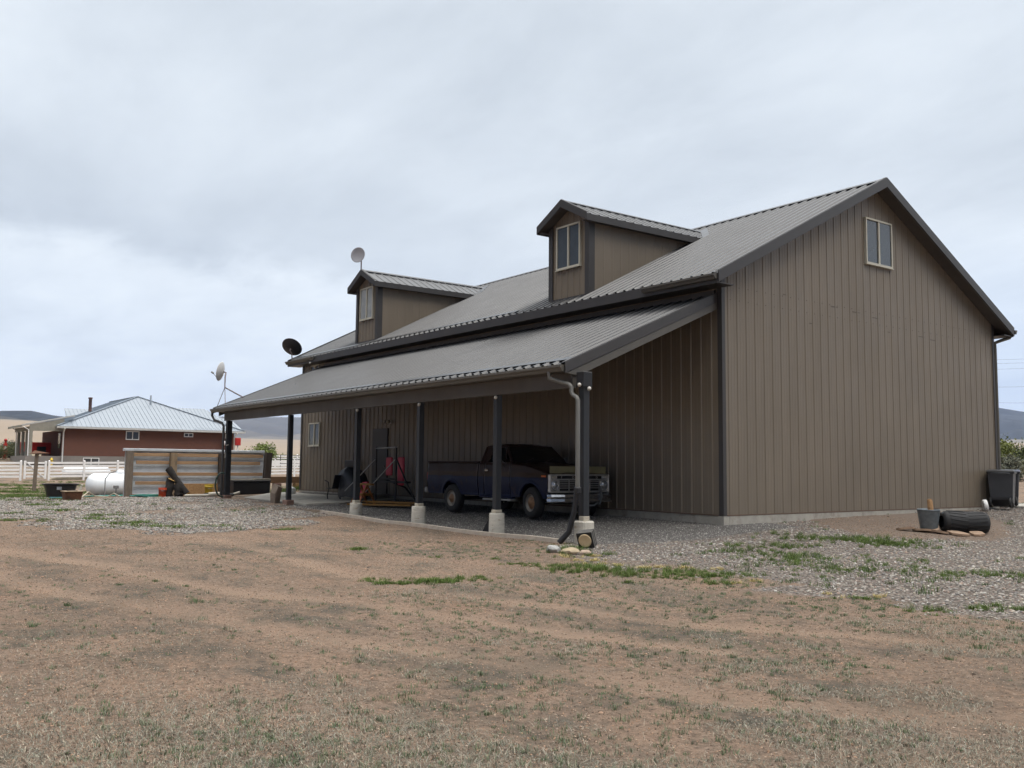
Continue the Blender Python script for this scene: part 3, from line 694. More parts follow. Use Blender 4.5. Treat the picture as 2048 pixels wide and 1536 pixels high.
# post bracket and security lamps
mb = MB(); mb.bbox(-.02, .20, PY-.115, PY+.115, 2.60, 2.90, .01); mb.build('post_bracket', M_black, barn)
for x, y, z in ((.12, PY-.15, 2.64), (.215, PY+.02, 2.57), (-2.75, PY-.1, 2.55), (-6.0, PY-.1, 2.55), (-9.3, PY-.1, 2.55), (-20.45, -OH-.13, 5.05)):
    mb = MB(); mb.lathe([(.005, .05), (.03, .045), (.04, .0), (.032, -.03), (.005, -.05)], (x, y, z), (.5, -.6, -.3), 12); mb.build('floodlight', M('lamp_white', (.55, .53, .48), .4), barn)
# small fittings on the far post
mb = MB(); mb.box(-19.6, -19.52, PY-.12, PY-.095, 1.95, 2.12); mb.build('electric_box', M('meter_grey', (.30, .29, .27), .5), barn); mb = MB(); mb.box(-19.6, -19.54, PY-.11, PY-.095, 1.25, 1.46); mb.build('outlet_box', M('meter_grey'), barn); mb = MB(); mb.tube([(-19.5, PY-.1, 1.7), (-19.2, PY-.13, 1.72)], .02, 6); mb.build('pipe_stub', M('meter_grey'), barn)
# downspouts
mb = MB(); mb.tube([(-.56, -4.50, 2.93), (-.56, -4.50, 2.80), (-.42, -4.40, 2.74), (-.14, -4.34, 2.66), (-.08, -4.32, 2.60), (-.08, -4.32, 2.50), (-.03, -4.32, 2.44), (.07, -4.32, 2.40), (.11, -4.32, 2.34), (.11, -4.32, .62)], .045, 10)
o_ds = mb.build('downspout', M_dkgutter, barn)
mb = MB(); mb.bbox(.05, .17, -4.38, -4.26, .52, .66, .02); mb.tube([(.10, -4.33, .55), (.06, -4.36, .2), (-.02, -4.42, -.2), (-.16, -4.55, gz(-.16, -4.55)+.02)], [.055, .05, .055, .06], 10); mb.build('black_outlet_pipe', M_black, o_ds)
mb = MB(); mb.tube([(-20.36, -4.50, 2.92), (-20.36, -4.50, 2.80), (-20.25, -4.45, 2.64), (-19.85, -4.3, 2.53), (-19.72, -4.28, 2.40), (-19.72, -4.28, -.1)], .045, 8); mb.build('downspout', M_trim, barn)
mb = MB(); mb.tube([(.27, Wd+OH+.09, zt-.15), (.24, Wd+OH+.06, zt-.24), (.12, Wd+.28, zt-.34), (.02, Wd+.10, zt-.42), (.02, Wd+.10, zt-.6), (.02, Wd+.10, .1)], .05, 8); mb.build('downspout', M_gutter, barn)

# windows
def window_x(parent, x, y0, y1, z0, z1, open_left=True):
    """window in a wall that faces +X"""
    fw = .045; mb = MB()
    mb.box(x-.02, x+.075, y0, y1, z0, z0+fw); mb.box(x-.02, x+.075, y0, y1, z1-fw, z1); mb.box(x-.02, x+.074, y0, y0+fw, z0+fw, z1-fw); mb.box(x-.02, x+.074, y1-fw, y1, z0+fw, z1-fw)
    ym = (y0+y1)/2; mb.box(x-.01, x+.066, ym-.03, ym+.03, z0+fw, z1-fw)
    mb.box(x-.01, x+.085, y0-.02, y1+.02, z0-.022, z0-.001)
    f_ = mb.build('window', M_vinyl, parent)
    mb = MB(); mb.box(x-.012, x+.035, y0+fw+.001, ym-.031, z0+fw+.001, z1-fw-.001); mb.box(x-.012, x+.05, ym+.031, y1-fw-.001, z0+fw+.001, z1-fw-.001); mb.build('pane', M_glass, f_)
def window_y(parent, y, x0, x1, z0, z1, gl=None, thick=.075):
    """window in a wall that faces -Y"""
    fw = .045; mb = MB(); gl = gl or M_glass
    mb.box(x0, x1, y-thick, y+.02, z0, z0+fw); mb.box(x0, x1, y-thick, y+.02, z1-fw, z1); mb.box(x0, x0+fw, y-thick+.001, y+.02, z0+fw, z1-fw); mb.box(x1-fw, x1, y-thick+.001, y+.02, z0+fw, z1-fw)
    xm = (x0+x1)/2; mb.box(xm-.028, xm+.028, y-thick+.008, y+.01, z0+fw, z1-fw); mb.box(x0-.02, x1+.02, y-thick-.01, y+.01, z0-.022, z0-.001)
    f_ = mb.build('window', M_vinyl, parent)
    mb = MB(); mb.box(x0+fw+.001, xm-.029, y-thick+.025, y+.012, z0+fw+.001, z1-fw-.001); mb.box(xm+.029, x1-fw-.001, y-thick+.04, y+.012, z0+fw+.001, z1-fw-.001); mb.build('pane', gl, f_)
window_x(barn, 0, 5.60, 6.82, 6.43, 7.66)
window_y(barn, 0, -21.70, -20.68, 1.79, 2.72, M('dim_glass', (.10, .11, .11), .1, spec=.8))
window_y(barn, 0, -21.68, -20.9, 4.5, 5.08, MATS['dim_glass'])
# door, step, lamp
mb = MB(); mb.box(-16.25, -15.15, -.05, -.002, .03, 2.34); mb.box(-16.2, -15.2, -.02, -.005, .03, 2.30)
dr = mb.build('door', M('dark_brown_door', (.030, .024, .020), .5), barn)
mb = MB(); mb.lathe([(.03, 0), (.03, .05), (.001, .055)], (-15.28, -.05, 1.0), (0, -1, 0), 10); mb.build('door_handle', M_chrome, dr)
mb = MB(); mb.box(-15.05, -14.88, -.05, -.03, 2.5, 2.62)
mb.tube([(-14.97, -.05, 2.58), (-15.02, -.16, 2.55)], .02, 6)
for dx in (-.14, .1): mb.lathe([(.001, 0), (.05, .01), (.065, .1), (.001, .1)], (-14.97+dx, -.13, 2.58), (dx*2, -.8, -.5), 12)
mb.build('wall_lamp', M('lamp_grey', (.30, .28, .25), .5), barn)

# dormers
def dormer(cx, win_glass):
    hw = .82; ov = 1.03; yf = 0.0; ze = 7.69; zr = ze+ov*.53; yo = -.30
    d = bpy.data.objects.new('dormer', None); COL.objects.link(d); d.parent = barn; d.location = (0, 0, 0)
    sd_ = .53
    base = lambda y: He+SL*y
    def wtop(x): return zr-sd_*abs(x-cx)-.08
    mb = MB(); ribbed(mb, (cx+hw, yf, 0), (-1, 0, 0), (0, 0, 1), (0, -1, 0), 2*hw, lambda u: (base(0)-.02, wtop(cx+hw-u)), sp=.25, first=.16, extra=[hw], h=.022)
    yend = (wtop(cx+hw)-He)/SL
    ribbed(mb, (cx+hw, yf, 0), (0, 1, 0), (0, 0, 1), (1, 0, 0), yend, lambda u: (min(base(u), wtop(cx+hw)-.001)-.02, wtop(cx+hw)), sp=.3128, first=.2, h=.006, minor=False)
    ribbed(mb, (cx-hw, yf, 0), (0, 1, 0), (0, 0, 1), (-1, 0, 0), yend, lambda u: (min(base(u), wtop(cx+hw)-.001)-.02, wtop(cx+hw)), sp=.3128, first=.2, h=.006, minor=False)
    mb.build('dormer_wall', M_wall, d)
    # roof
    mb = MB()
    for s_ in (1, -1):
        cs = 1/math.hypot(1, sd_); V = Vector((-s_*cs, 0, sd_*cs)); n_ = Vector((s_*sd_, 0, 1)).normalized(); O = Vector((cx+s_*ov, yo, ze)); ln = ov/cs
        ytot = (zr-He)/SL-yo
        def vf(u): # starts where the slope is above the main roof
            y = yo+u; zroof = He+SL*y
            v0 = 0 if zroof < ze else (zroof-ze)/(sd_*cs)
            return (min(v0, ln-.001), ln)
        ribbed(mb, O, (0, 1, 0), V, n_, ytot, vf, sp=.3128, first=.14, minor=False, extra=[(ze-He)/SL-yo])
        mb.prism([O-n_*.005, O+V*ln-n_*.005, O+V*ln-n_*.05, O-n_*.05], (0, (ze-He)/SL-yo-.05, 0), 1)
        mb.prism([Vector((cx, yo-.01, zr+.045)), Vector((cx+s_*.15, yo-.01, zr+.045-.15*sd_)), Vector((cx+s_*.15, yo-.01, zr+.033-.15*sd_)), Vector((cx, yo-.01, zr+.033))], (0, ytot+.05, 0))
        # valley flashing
        va = Vector((cx+s_*(ov+.12), (ze-He)/SL-.12, 0)); va.z = He+SL*va.y+.038; vb = Vector((cx, (zr-He)/SL, 0)); vb.z = He+SL*vb.y+.045
        mb.add([va, vb, vb+Vector((0, .28, .28*SL)), va+Vector((s_*.0, .28, .28*SL))], [(0, 1, 2, 3) if s_ < 0 else (3, 2, 1, 0)], 0)
    mb.build('dormer_roof', [M_roof, M_soff], d)
    mb = MB(); up = Vector((0, 0, 1))
    for s_ in (1, -1):
        e0 = Vector((cx+s_*(ov+.02), yo, ze-.02*sd_)); e1 = Vector((cx, yo, zr))
        mb.prism([e0+up*.04, e1+up*.04, e1-up*.17, e0-up*.17], (0, -.026, 0)); mb.prism([e0+up*.041, e1+up*.041, e1+up*.051, e0+up*.051], (0, .08, 0))
        xs = cx+s_*(ov+.005); mb.prism([(xs, yo+.001, ze-.01), (xs, yo+.001, ze-.19), (xs+s_*.024, yo+.001, ze-.19), (xs+s_*.024, yo+.001, ze-.01)], (0, (ze-.1-He)/SL-yo, 0))
        xa, xb = cx+s_*(hw+.03), cx+s_*ov; mb.prism([(xa, yo+.03, ze-.17), (xb, yo+.03, ze-.17), (xb, yo+.03, ze-.15), (xa, yo+.03, ze-.15)], (0, (ze-.1-He)/SL-yo-.05, 0), 1)
        mb.prism([(cx, yo+.002, zr-.19), (cx+s_*(ov-.06), yo+.002, ze-.14), (cx+s_*(ov-.06), yo+.002, ze-.12), (cx, yo+.002, zr-.17)], (0, -yo-.03, 0), 1)
    mb.build('dormer_fascia', [M_trim, M_soff], d)
    mb = MB()
    for s_ in (1, -1):
        x = cx+s_*(hw+.03); mb.box(x, x-s_*.17, -.045, -.026, base(0)-.03, wtop(x)-.02); mb.prism([(x, -.0259, base(0)-.03), (x, .16, base(.16)-.03), (x, .16, wtop(x)), (x, -.0259, wtop(x))], (-s_*.014, 0, 0))
    mb.box(cx-hw+.1, cx+hw-.1, -.06, -.03, base(0)-.03, base(0)+.03)
    mb.build('dormer_corner_trim', M_trim, d)
    window_y(d, 0, cx-.5, cx+.5, 6.42, 7.62, win_glass, .07)
    return d
dormer(-5.31, M('dusk_glass', (.05, .06, .07), .08, spec=.9)); dormer(-16.95, M_glassl)

# ------------------------------------------------------------------ kerb, slabs
def strip_obj(name, pts, w, h, mat, dz=0.0, **k):
    mb = MB(); n = len(pts)
    for i in range(n-1):
        a = Vector((*pts[i], 0)); b = Vector((*pts[i+1], 0)); d = (b-a).normalized(); s_ = Vector((-d.y, d.x, 0))*w/2
        za, zb = gh(a.x, a.y)+dz, gh(b.x, b.y)+dz
        mb.hull([Vector((q.x, q.y, z+t_)) for q, z in ((a+s_, za), (a-s_, za), (b+s_, zb), (b-s_, zb)) for t_ in (-.12, h)])
    o = mb.build(name, mat); tag(o, **k); return o
kp = []
for i in range(12):
    t_ = i/11; kp.append((-10.6+t_*10.3, -4.62+t_*.22-.05*math.sin(t_*3)))
strip_obj('kerb', kp, .10, .075, M('kerb_concrete', (.42, .36, .30), .9, var=.2, vs=6), kind='structure')
mb = MB(); mb.hull([Vector(q) for q in [(-19.0, -3.7, -.35), (-13.2, -3.9, -.35), (-13.0, -2.9, -.35), (-22.4, -1.2, -.35), (-22.4, -.06, -.35), (-14, -.06, -.35), (-19.0, -3.7, -.155), (-13.2, -3.9, -.16), (-13.0, -2.9, -.14), (-22.4, -1.2, -.09), (-22.4, -.06, -.085), (-14, -.06, -.085)]])
o = mb.build('path', M_conc); tag(o, kind='structure')
mb = MB(); mb.bbox(-16.5, -15.0, -1.0, -.06, -.09, .05, .015); mb.build('step', M_conc, barn)
mb = MB(); mb.bbox(-.9, 1.8, 13.2, 17.0, -.3, .0, .02); o = mb.build('concrete_pad', M_conc); tag(o, kind='structure')

# ------------------------------------------------------------------ pickup truck (local: x forward, z up from the ground)
def paint_mat():
    m = bpy.data.materials.new('two_tone_worn_paint'); m.use_nodes = True; t = m.node_tree; nd = t.nodes; lk = t.links; b = nd['Principled BSDF']; b.inputs['Specular IOR Level'].default_value = .2
    g = nd.new('ShaderNodeTexCoord'); s_ = nd.new('ShaderNodeSeparateXYZ'); lk.new(g.outputs['Object'], s_.inputs[0])
    n = nd.new('ShaderNodeTexNoise'); lk.new(g.outputs['Object'], n.inputs['Vector']); n.inputs['Scale'].default_value = 2.2; n.inputs['Detail'].default_value = 8; n.inputs['Roughness'].default_value = .7
    a = nd.new('ShaderNodeMath'); a.operation = 'MULTIPLY_ADD'; lk.new(n.outputs[0], a.inputs[0]); a.inputs[1].default_value = .10; lk.new(s_.outputs[2], a.inputs[2])
    r = nd.new('ShaderNodeMapRange'); lk.new(a.outputs[0], r.inputs[0]); r.inputs[1].default_value = 1.035; r.inputs[2].default_value = 1.055
    mx = nd.new('ShaderNodeMix'); mx.data_type = 'RGBA'; lk.new(r.outputs[0], mx.inputs[0]); mx.inputs[6].default_value = (.005, .010, .040, 1); mx.inputs[7].default_value = (.036, .019, .013, 1)
    r2 = nd.new('ShaderNodeMapRange'); lk.new(n.outputs[0], r2.inputs[0]); r2.inputs[1].default_value = .56; r2.inputs[2].default_value = .66
    mr2 = nd.new('ShaderNodeMath'); mr2.operation = 'MULTIPLY'; lk.new(r2.outputs[0], mr2.inputs[0]); mr2.inputs[1].default_value = .7
    m2 = nd.new('ShaderNodeMix'); m2.data_type = 'RGBA'; lk.new(mr2.outputs[0], m2.inputs[0]); lk.new(mx.outputs[2], m2.inputs[6]); m2.inputs[7].default_value = (.055, .037, .030, 1)
    lk.new(m2.outputs[2], b.inputs['Base Color'])
    r3 = nd.new('ShaderNodeMapRange'); lk.new(n.outputs[0], r3.inputs[0]); r3.inputs[1].default_value = .4; r3.inputs[2].default_value = .7; r3.inputs[3].default_value = .28; r3.inputs[4].default_value = .6; lk.new(r3.outputs[0], b.inputs['Roughness'])
    return m
M_truck = paint_mat()
TX, TY, TZ = -7.68, -1.23, -.215
truck = thing('pickup_truck', (TX, TY, TZ), 'old blue and rusty brown pickup truck with chrome grille parked under the lean-to', 'pickup truck')
class TM(MB):
    def build(s, name, mats, parent=None, **k):
        if not getattr(s, 'done', False):
            s.v = [(q[0]+TX, q[1]+TY, q[2]+TZ) for q in s.v]; s.done = True
        return MB.build(s, name, mats, parent or truck, **k)
def yside(z):   # half width of the body over its height
    zs_ = [.42, .55, .80, .98, 1.00, 1.03, 1.10, 1.36]; ys = [.90, .93, .965, .965, .955, .955, .965, .93]
    return float(np.interp(z, zs_, ys))
ARCH = [(0.0, .385, .47), (3.53, .385, .47)]
def side_panel(mb, x0, x1, zb, ztf, s_, nx=40, nz=14, th=.04, mi=0):
    outer = []; inner = []
    for i in range(nx+1):
        x = x0+(x1-x0)*i/nx; lo = zb(x) if callable(zb) else zb
        for cx_, cz, rr_ in ARCH:
            if abs(x-cx_) < rr_: lo = max(lo, cz+math.sqrt(rr_*rr_-(x-cx_)**2)*1.0)
        hi = ztf(x) if callable(ztf) else ztf
        co = []; ci = []
        for j in range(nz+1):
            z = lo+(hi-lo)*j/nz; y = yside(z)
            flare = 0
            for cx_, cz, rr_ in ARCH:
                d = math.hypot(x-cx_, z-cz); flare = max(flare, .022*max(0, 1-abs(d-rr_-.02)/.045)) if z > cz else flare
            co.append((x, s_*(y+flare), z)); ci.append((x, s_*(y-th), z))
        outer.append(co); inner.append(ci)
    vs = [q for c in outer for q in c]+[q for c in inner for q in c]; n = nz+1; off = (nx+1)*n; fs = []
    for i in range(nx):
        for j in range(nz):
            a = i*n+j; q = (a, a+n, a+n+1, a+1); fs.append(q if s_ < 0 else q[::-1]); q2 = tuple(off+k for k in q); fs.append(q2[::-1] if s_ < 0 else q2)
        for j in (0, nz):
            a = i*n+j; fs.append((a, a+n, off+a+n, off+a))
    for i in (0, nx):
        for j in range(nz): a = i*n+j; fs.append((a, a+1, off+a+1, off+a))
    mb.add(vs, fs, mi, True)
# bed
mb = TM()
for s_ in (-1, 1): side_panel(mb, -1.22, 1.28, .50, 1.36, s_, 60, 16)
mb.bbox(-1.22, 1.28, -.90, .90, .80, .84); mb.bbox(1.22, 1.27, -.92, .92, .84, 1.36)
for s_ in (-1, 1): mb.bbox(-1.23, 1.29, s_*.85, s_*.955, 1.345, 1.385, .015); mb.bbox(-.5, .5, s_*.55, s_*.9, .84, 1.05, .05)
bed = mb.build('cargo_bed', M_truck)
mb = TM(); mb.bbox(-1.26, -1.20, -.86, .86, .62, 1.33, .015); mb.bbox(-1.265, -1.255, -.5, .5, .85, 1.1, .003); mb.build('tailgate', M_truck)
for s_ in (-1, 1): mb = TM(); mb.bbox(-1.27, -1.2, s_*.87, s_*.96, .86, 1.08, .012); mb.build('tail_light', M('dull_red_lens', (.25, .02, .02), .3))
mb = TM(); mb.bbox(-1.42, -1.32, -.95, .95, .50, .66, .03); mb.bbox(-1.43, -1.42, -.15, .15, .52, .64); mb.bbox(-1.33, -1.1, -.5, -.44, .52, .6); mb.bbox(-1.33, -1.1, .44, .5, .52, .6); mb.build('rear_bumper', M('dull_white_bumper', (.35, .35, .36), .4))
# cab lower + doors
for s_ in (-1, 1):
    mb = TM(); side_panel(mb, 1.31, 1.56, .50, 1.34, s_, 6, 12); mb.bbox(1.31, 2.75, s_*.80, s_*.93, .45, .505, .015); mb.build('cab_side', M_truck)
    mb = TM(); side_panel(mb, 1.575, 2.70, .51, 1.34, s_, 26, 14)
    mb.bbox(1.60, 2.66, s_*.865, s_*.915, 1.335, 1.365, .01)
    for a, b in (((1.63, .885, 1.35), (1.75, .74, 1.74)), ((1.75, .74, 1.745), (2.22, .73, 1.755)), ((2.22, .73, 1.755), (2.66, .88, 1.36)), ((2.36, .83, 1.36), (2.30, .76, 1.69))):
        mb.tube([(a[0], s_*a[1], a[2]), (b[0], s_*b[1], b[2])], .018, 6)
    dd = mb.build('door', M_truck)
    mb = TM(); mb.bbox(1.64, 1.78, s_*.965, s_*1.0, 1.14, 1.165, .008); mb.bbox(1.66, 1.70, s_*.95, s_*.98, 1.13, 1.175, .005); mb.build('door_handle', M_chrome, dd)
    mb = TM(); mb.tube([(2.45, s_*.93, 1.22), (2.43, s_*1.08, 1.34)], .008, 5); mb.tube([(2.52, s_*.93, 1.30), (2.43, s_*1.08, 1.44)], .008, 5); mb.bbox(2.40, 2.43, s_*1.02, s_*1.15, 1.32, 1.50, .012); mb.build('side_mirror', M_chrome, dd)
    mb = TM(); mb.prism([(1.66, s_*.868, 1.36), (2.35, s_*.868, 1.36), (2.29, s_*.745, 1.71), (2.22, s_*.735, 1.735), (1.76, s_*.735, 1.735)], (0, -s_*.004, 0)); mb.build('side_window', M('truck_glass', (.01, .011, .012), .05, spec=.8), dd)
# cab shell: pillars, roof, back
mb = TM()
def roofsec(x, z, hw_, cr_):
    return [(x, -hw_+hw_*2*k/12, z+cr_*(1-((k-6)/6)**2)) for k in range(13)]
secs = [roofsec(1.40, 1.745, .70, .02), roofsec(1.45, 1.79, .715, .035), roofsec(1.75, 1.81, .72, .045), roofsec(2.10, 1.80, .715, .045), roofsec(2.27, 1.765, .70, .03)]
vs = [q for s_ in secs for q in s_]; fs = [(i*13+j, (i+1)*13+j, (i+1)*13+j+1, i*13+j+1) for i in range(4) for j in range(12)]; mb.add(vs, fs, 0, True)
mb.add([(q[0], q[1], q[2]-.05) for q in vs], [f_[::-1] for f_ in fs], 0, True)
for s_ in (-1, 1):
    mb.tube([(1.36, s_*.88, 1.33), (1.40, s_*.72, 1.75)], [.05, .04], 8); mb.prism([(1.34, s_*.90, 1.33), (1.60, s_*.90, 1.33), (1.74, s_*.735, 1.76), (1.42, s_*.72, 1.76)], (0, -s_*.03, 0))
    mb.tube([(2.70, s_*.87, 1.33), (2.27, s_*.71, 1.76)], [.035, .03], 8); mb.tube([(1.42, s_*.725, 1.765), (2.27, s_*.715, 1.77)], .022, 6)
mb.tube([(2.27, -.71, 1.765), (2.30, 0, 1.785), (2.27, .71, 1.765)], .025, 6); mb.tube([(1.40, -.71, 1.75), (1.38, 0, 1.77), (1.40, .71, 1.75)], .03, 6)
mb.bbox(1.31, 1.35, -.9, .9, .50, 1.40, .01); mb.prism([(1.33, -.88, 1.39), (1.33, .88, 1.39), (1.345, .86, 1.45), (1.345, -.86, 1.45)], (.02, 0, 0)); mb.bbox(1.35, 2.7, -.88, .88, .50, .56)
for s_ in (-1, 1): mb.prism([(1.34, s_*.87, 1.44), (1.34, s_*.62, 1.44), (1.40, s_*.55, 1.75), (1.40, s_*.71, 1.75)], (.02, 0, 0))
mb.build('cab', M_truck)
mb = TM(); mb.prism([(2.715, -.84, 1.34), (2.74, 0, 1.35), (2.715, .84, 1.34), (2.29, .69, 1.755), (2.32, 0, 1.775), (2.29, -.69, 1.755)], (.006, 0, .004)); mb.build('windshield', MATS['truck_glass'])
mb = TM(); mb.prism([(1.352, -.6, 1.45), (1.352, .6, 1.45), (1.405, .54, 1.73), (1.405, -.54, 1.73)], (.004, 0, 0)); mb.build('rear_window', MATS['truck_glass'])
mb = TM(); mb.bbox(1.5, 1.75, -.78, .78, .75, 1.42, .05); mb.bbox(1.6, 2.15, -.78, .78, .6, .95, .05); mb.build('bench_seat', M('dark_vinyl', (.02, .018, .018), .7))
mb = TM(); mb.lathe([(.165, -.012), (.18, 0), (.165, .012)], (2.22, .38, 1.25), (-.8, 0, .55), 20); mb.build('steering_wheel', M_black)
for y_ in (-.55, .1): mb = TM(); mb.tube([(2.73, y_, 1.36), (2.62, y_+.4, 1.47)], .006, 5); mb.build('wiper', M_chrome)
# front clip
for s_ in (-1, 1):
    mb = TM(); side_panel(mb, 2.715, 4.22, .50, lambda x: 1.335-.24*((x-2.715)/1.5)**1.6, s_, 44, 16, th=.05); mb.bbox(2.75, 4.18, s_*.60, s_*.90, .95, 1.08, .05); mb.build('fender', M_truck)
mb = TM(); secs = []
for k in range(9):
    x = 2.72+(4.19-2.72)*k/8; zc = 1.345-.215*(k/8)**1.7; row = []
    for j in range(17):
        y = -.915+1.83*j/16; a_ = abs(y)/.915; bulge = .035*(1-ss(a_, .45, .62))-.03*max(0, a_-.85)/.15
        row.append((x, y, zc+bulge-.012))
    secs.append(row)
secs.append([(4.235, q[1], q[2]-.035) for q in secs[-1]])
vs = [q for s_ in secs for q in s_]; fs = [(i*17+j, (i+1)*17+j, (i+1)*17+j+1, i*17+j+1) for i in range(9) for j in range(16)]
mb.add(vs, fs, 0, True); mb.add([(q[0], q[1], q[2]-.03) for q in vs], [f_[::-1] for f_ in fs], 0, True)
mb.bbox(2.70, 2.80, -.86, .86, 1.29, 1.345, .01)
mb.build('hood', M_truck)
mb = TM()
mb.bbox(4.20, 4.225, -.90, -.10, 1.10, 1.275, .01); mb.bbox(4.20, 4.225, .02, .88, 1.10, 1.275, .01); mb.tube([(4.22, -.06, 1.06), (4.23, -.06, 1.2)], .015, 6); mb.build('bug_deflector', M('olive_plastic', (.22, .20, .11), .5))
M_silver = M('dull_silver', (.55, .55, .55), .3, metal=.7, var=.15, vs=10)
M_slot = M('grille_black', (.006, .006, .006), .6)
mb = TM(); mb.bbox(4.20, 4.235, -.92, .92, .64, 1.075, .01, 1)
for z0, z1, px in ((1.045, 1.085, 4.285), (.935, .975, 4.29), (.64, .685, 4.28), (.66, .672, 4.26)): mb.bbox(4.22, px, -.92, .92, z0, z1, .01)
for z in (.745, .795, .845, .895): mb.bbox(4.225, 4.265, -.66, .66, z, z+.018, .004)
for y in (-.64, -.33, 0, .33, .64): mb.bbox(4.225, 4.262, y-.008, y+.008, .69, .935, .003)
for s_ in (-1, 1): mb.bbox(4.19, 4.285, s_*.90, s_*.955, .64, 1.085, .02); mb.bbox(4.225, 4.262, s_*.66, s_*.90, .69, .935, .01); mb.bbox(4.225, 4.275, s_*.72, s_*.92, .975, 1.05, .01)
grl = mb.build('grille', [M_silver, M_slot])
def letter_mesh(ch, size):
    cu = bpy.data.curves.new('t', 'FONT'); cu.body = ch; cu.size = size; cu.extrude = .004; cu.align_x = 'CENTER'
    ob = bpy.data.objects.new('t', cu); COL.objects.link(ob); dg = bpy.context.evaluated_depsgraph_get(); me = bpy.data.meshes.new_from_object(ob.evaluated_get(dg)); COL.objects.unlink(ob); bpy.data.objects.remove(ob); return me
def text_part(body, size, loc, rot, mat, parent, name='lettering'):
    me = letter_mesh(body, size); me.materials.clear(); me.materials.append(mat); o = bpy.data.objects.new(name, me); COL.objects.link(o)
    off = Vector((0, 0, 0)); p = parent
    while p is not None: off += p.location; p = p.parent
    o.parent = parent; o.location = Vector(loc)-off; o.rotation_euler = rot; return o
for ch, y in zip('FORD', (-.56, -.20, .20, .56)): text_part(ch, .085, (TX+4.245, TY+y, TZ+.978), (R(90), 0, R(90)), M_silver, grl)
for s_ in (-1, 1):
    mb = TM(); mb.lathe([(.001, .035), (.05, .032), (.085, .018), (.092, 0), (.105, .012), (.118, .01), (.12, -.02)], (4.262, s_*.785, .815), (1, 0, 0), 28); mb.build('headlight', M('lens', (.55, .57, .6), .08, metal=.7), grl)
    mb = TM(); mb.bbox(4.275, 4.283, s_*.76, s_*.88, .985, 1.04, .004); mb.build('turn_signal', M('grey_lens', (.45, .42, .38), .2), grl)
    mb = TM(); mb.bbox(3.98, 4.15, s_*.955, s_*.985, 1.01, 1.055, .01); mb.build('side_marker', M('amber', (.65, .13, .01), .3))
mb = TM(); prof = [(0, .62), (.05, .60), (.07, .55), (.045, .50), (.06, .44), (.04, .41), (0, .41)]
n = len(prof); ysl = [-1.0, -.96, -.6, 0, .6, .96, 1.0]; xs = [4.18, 4.30, 4.36, 4.38, 4.36, 4.30, 4.18]; vs = []; fs = []
for yy, xx in zip(ysl, xs):
    for a, z in prof: vs.append((xx+a, yy, z))
for i in range(6):
    for j in range(n-1): fs.append((i*n+j, i*n+j+1, (i+1)*n+j+1, (i+1)*n+j))
mb.add(vs, fs, 0); mb.bbox(3.9, 4.35, -.45, -.38, .46, .56); mb.bbox(3.9, 4.35, .38, .45, .46, .56); mb.build('front_bumper', M_chrome)
mb = TM(); mb.prism([(4.36, -.28, .34), (4.40, -.28, .36), (4.47, -.28, .55), (4.45, -.28, .86), (4.40, -.28, .90), (4.41, -.28, .62), (4.36, -.28, .50)], (0, .05, 0)); mb.prism([(4.36, .50, .34), (4.40, .50, .36), (4.47, .50, .55), (4.45, .50, .80), (4.40, .50, .82), (4.41, .50, .62), (4.36, .50, .50)], (0, .05, 0))
mb.tube([(4.36, -.25, .40), (4.40, -.1, .335), (4.40, .35, .335), (4.36, .52, .42)], .02, 8); mb.build('tow_bar', M('grey_tow_bar', (.13, .14, .15), .5))
mb = TM(); mb.bbox(1.62, 2.85, -1.04, -.88, .40, .44, .01); mb.bbox(1.8, 1.86, -.9, -.6, .38, .46); mb.bbox(2.5, 2.56, -.9, -.6, .38, .46); mb.build('running_board', M('pale_board', (.33, .33, .33), .5))
mb = TM(); mb.bbox(-1.3, 4.15, -.42, -.36, .50, .62); mb.bbox(-1.3, 4.15, .36, .42, .50, .62); mb.tube([(0, -.75, .385), (0, .75, .385)], .05, 8); mb.tube([(3.53, -.75, .385), (3.53, .75, .385)], .04, 8); mb.bbox(2.9, 3.9, -.3, .3, .45, .95, .05); mb.bbox(1.3, 1.9, -.6, -.2, .35, .6, .05); mb.build('chassis', M_rubber)
def wheel(x, y, s_, rot=0):
    w_ = bpy.data.objects.new('wheel', None); COL.objects.link(w_); w_.parent = truck; w_.location = (x, y, .385); w_.rotation_euler = (0, 0, rot)
    def bb(prof, nm, mt, n=36, holes=False):
        m_ = MB(); m_.lathe(prof, (0, 0, 0), (0, s_, 0), n)
        o = MB.build(m_, nm, mt); o.parent = w_; return o
    bb([(.205, .09), (.225, .115), (.30, .12), (.355, .105), (.378, .075), (.385, .03), (.385, -.03), (.378, -.075), (.355, -.10), (.30, -.115), (.20, -.10)], 'tyre', M_rubber)
    bb([(.212, .112), (.208, .095), (.195, .085), (.185, .055), (.17, .05), (.12, .085), (.085, .09)], 'rim', M('dull_rim', (.30, .28, .25), .5, metal=.3, var=.3, vs=14))
    bb([(.15, .072), (.10, .095), (.085, .10), (.07, .13), (.04, .14), (.001, .142)] if x > 1 else [(.12, .086), (.085, .09), (.055, .14), (.04, .16), (.001, .162)], 'hub', M('rusty_hub', (.24, .14, .08), .6, metal=.2, var=.4, vs=18, bump=.3))
for x in (0, 3.53):
    for s_ in (-1, 1): wheel(x, s_*.84, s_, R(-7) if x > 1 else 0)

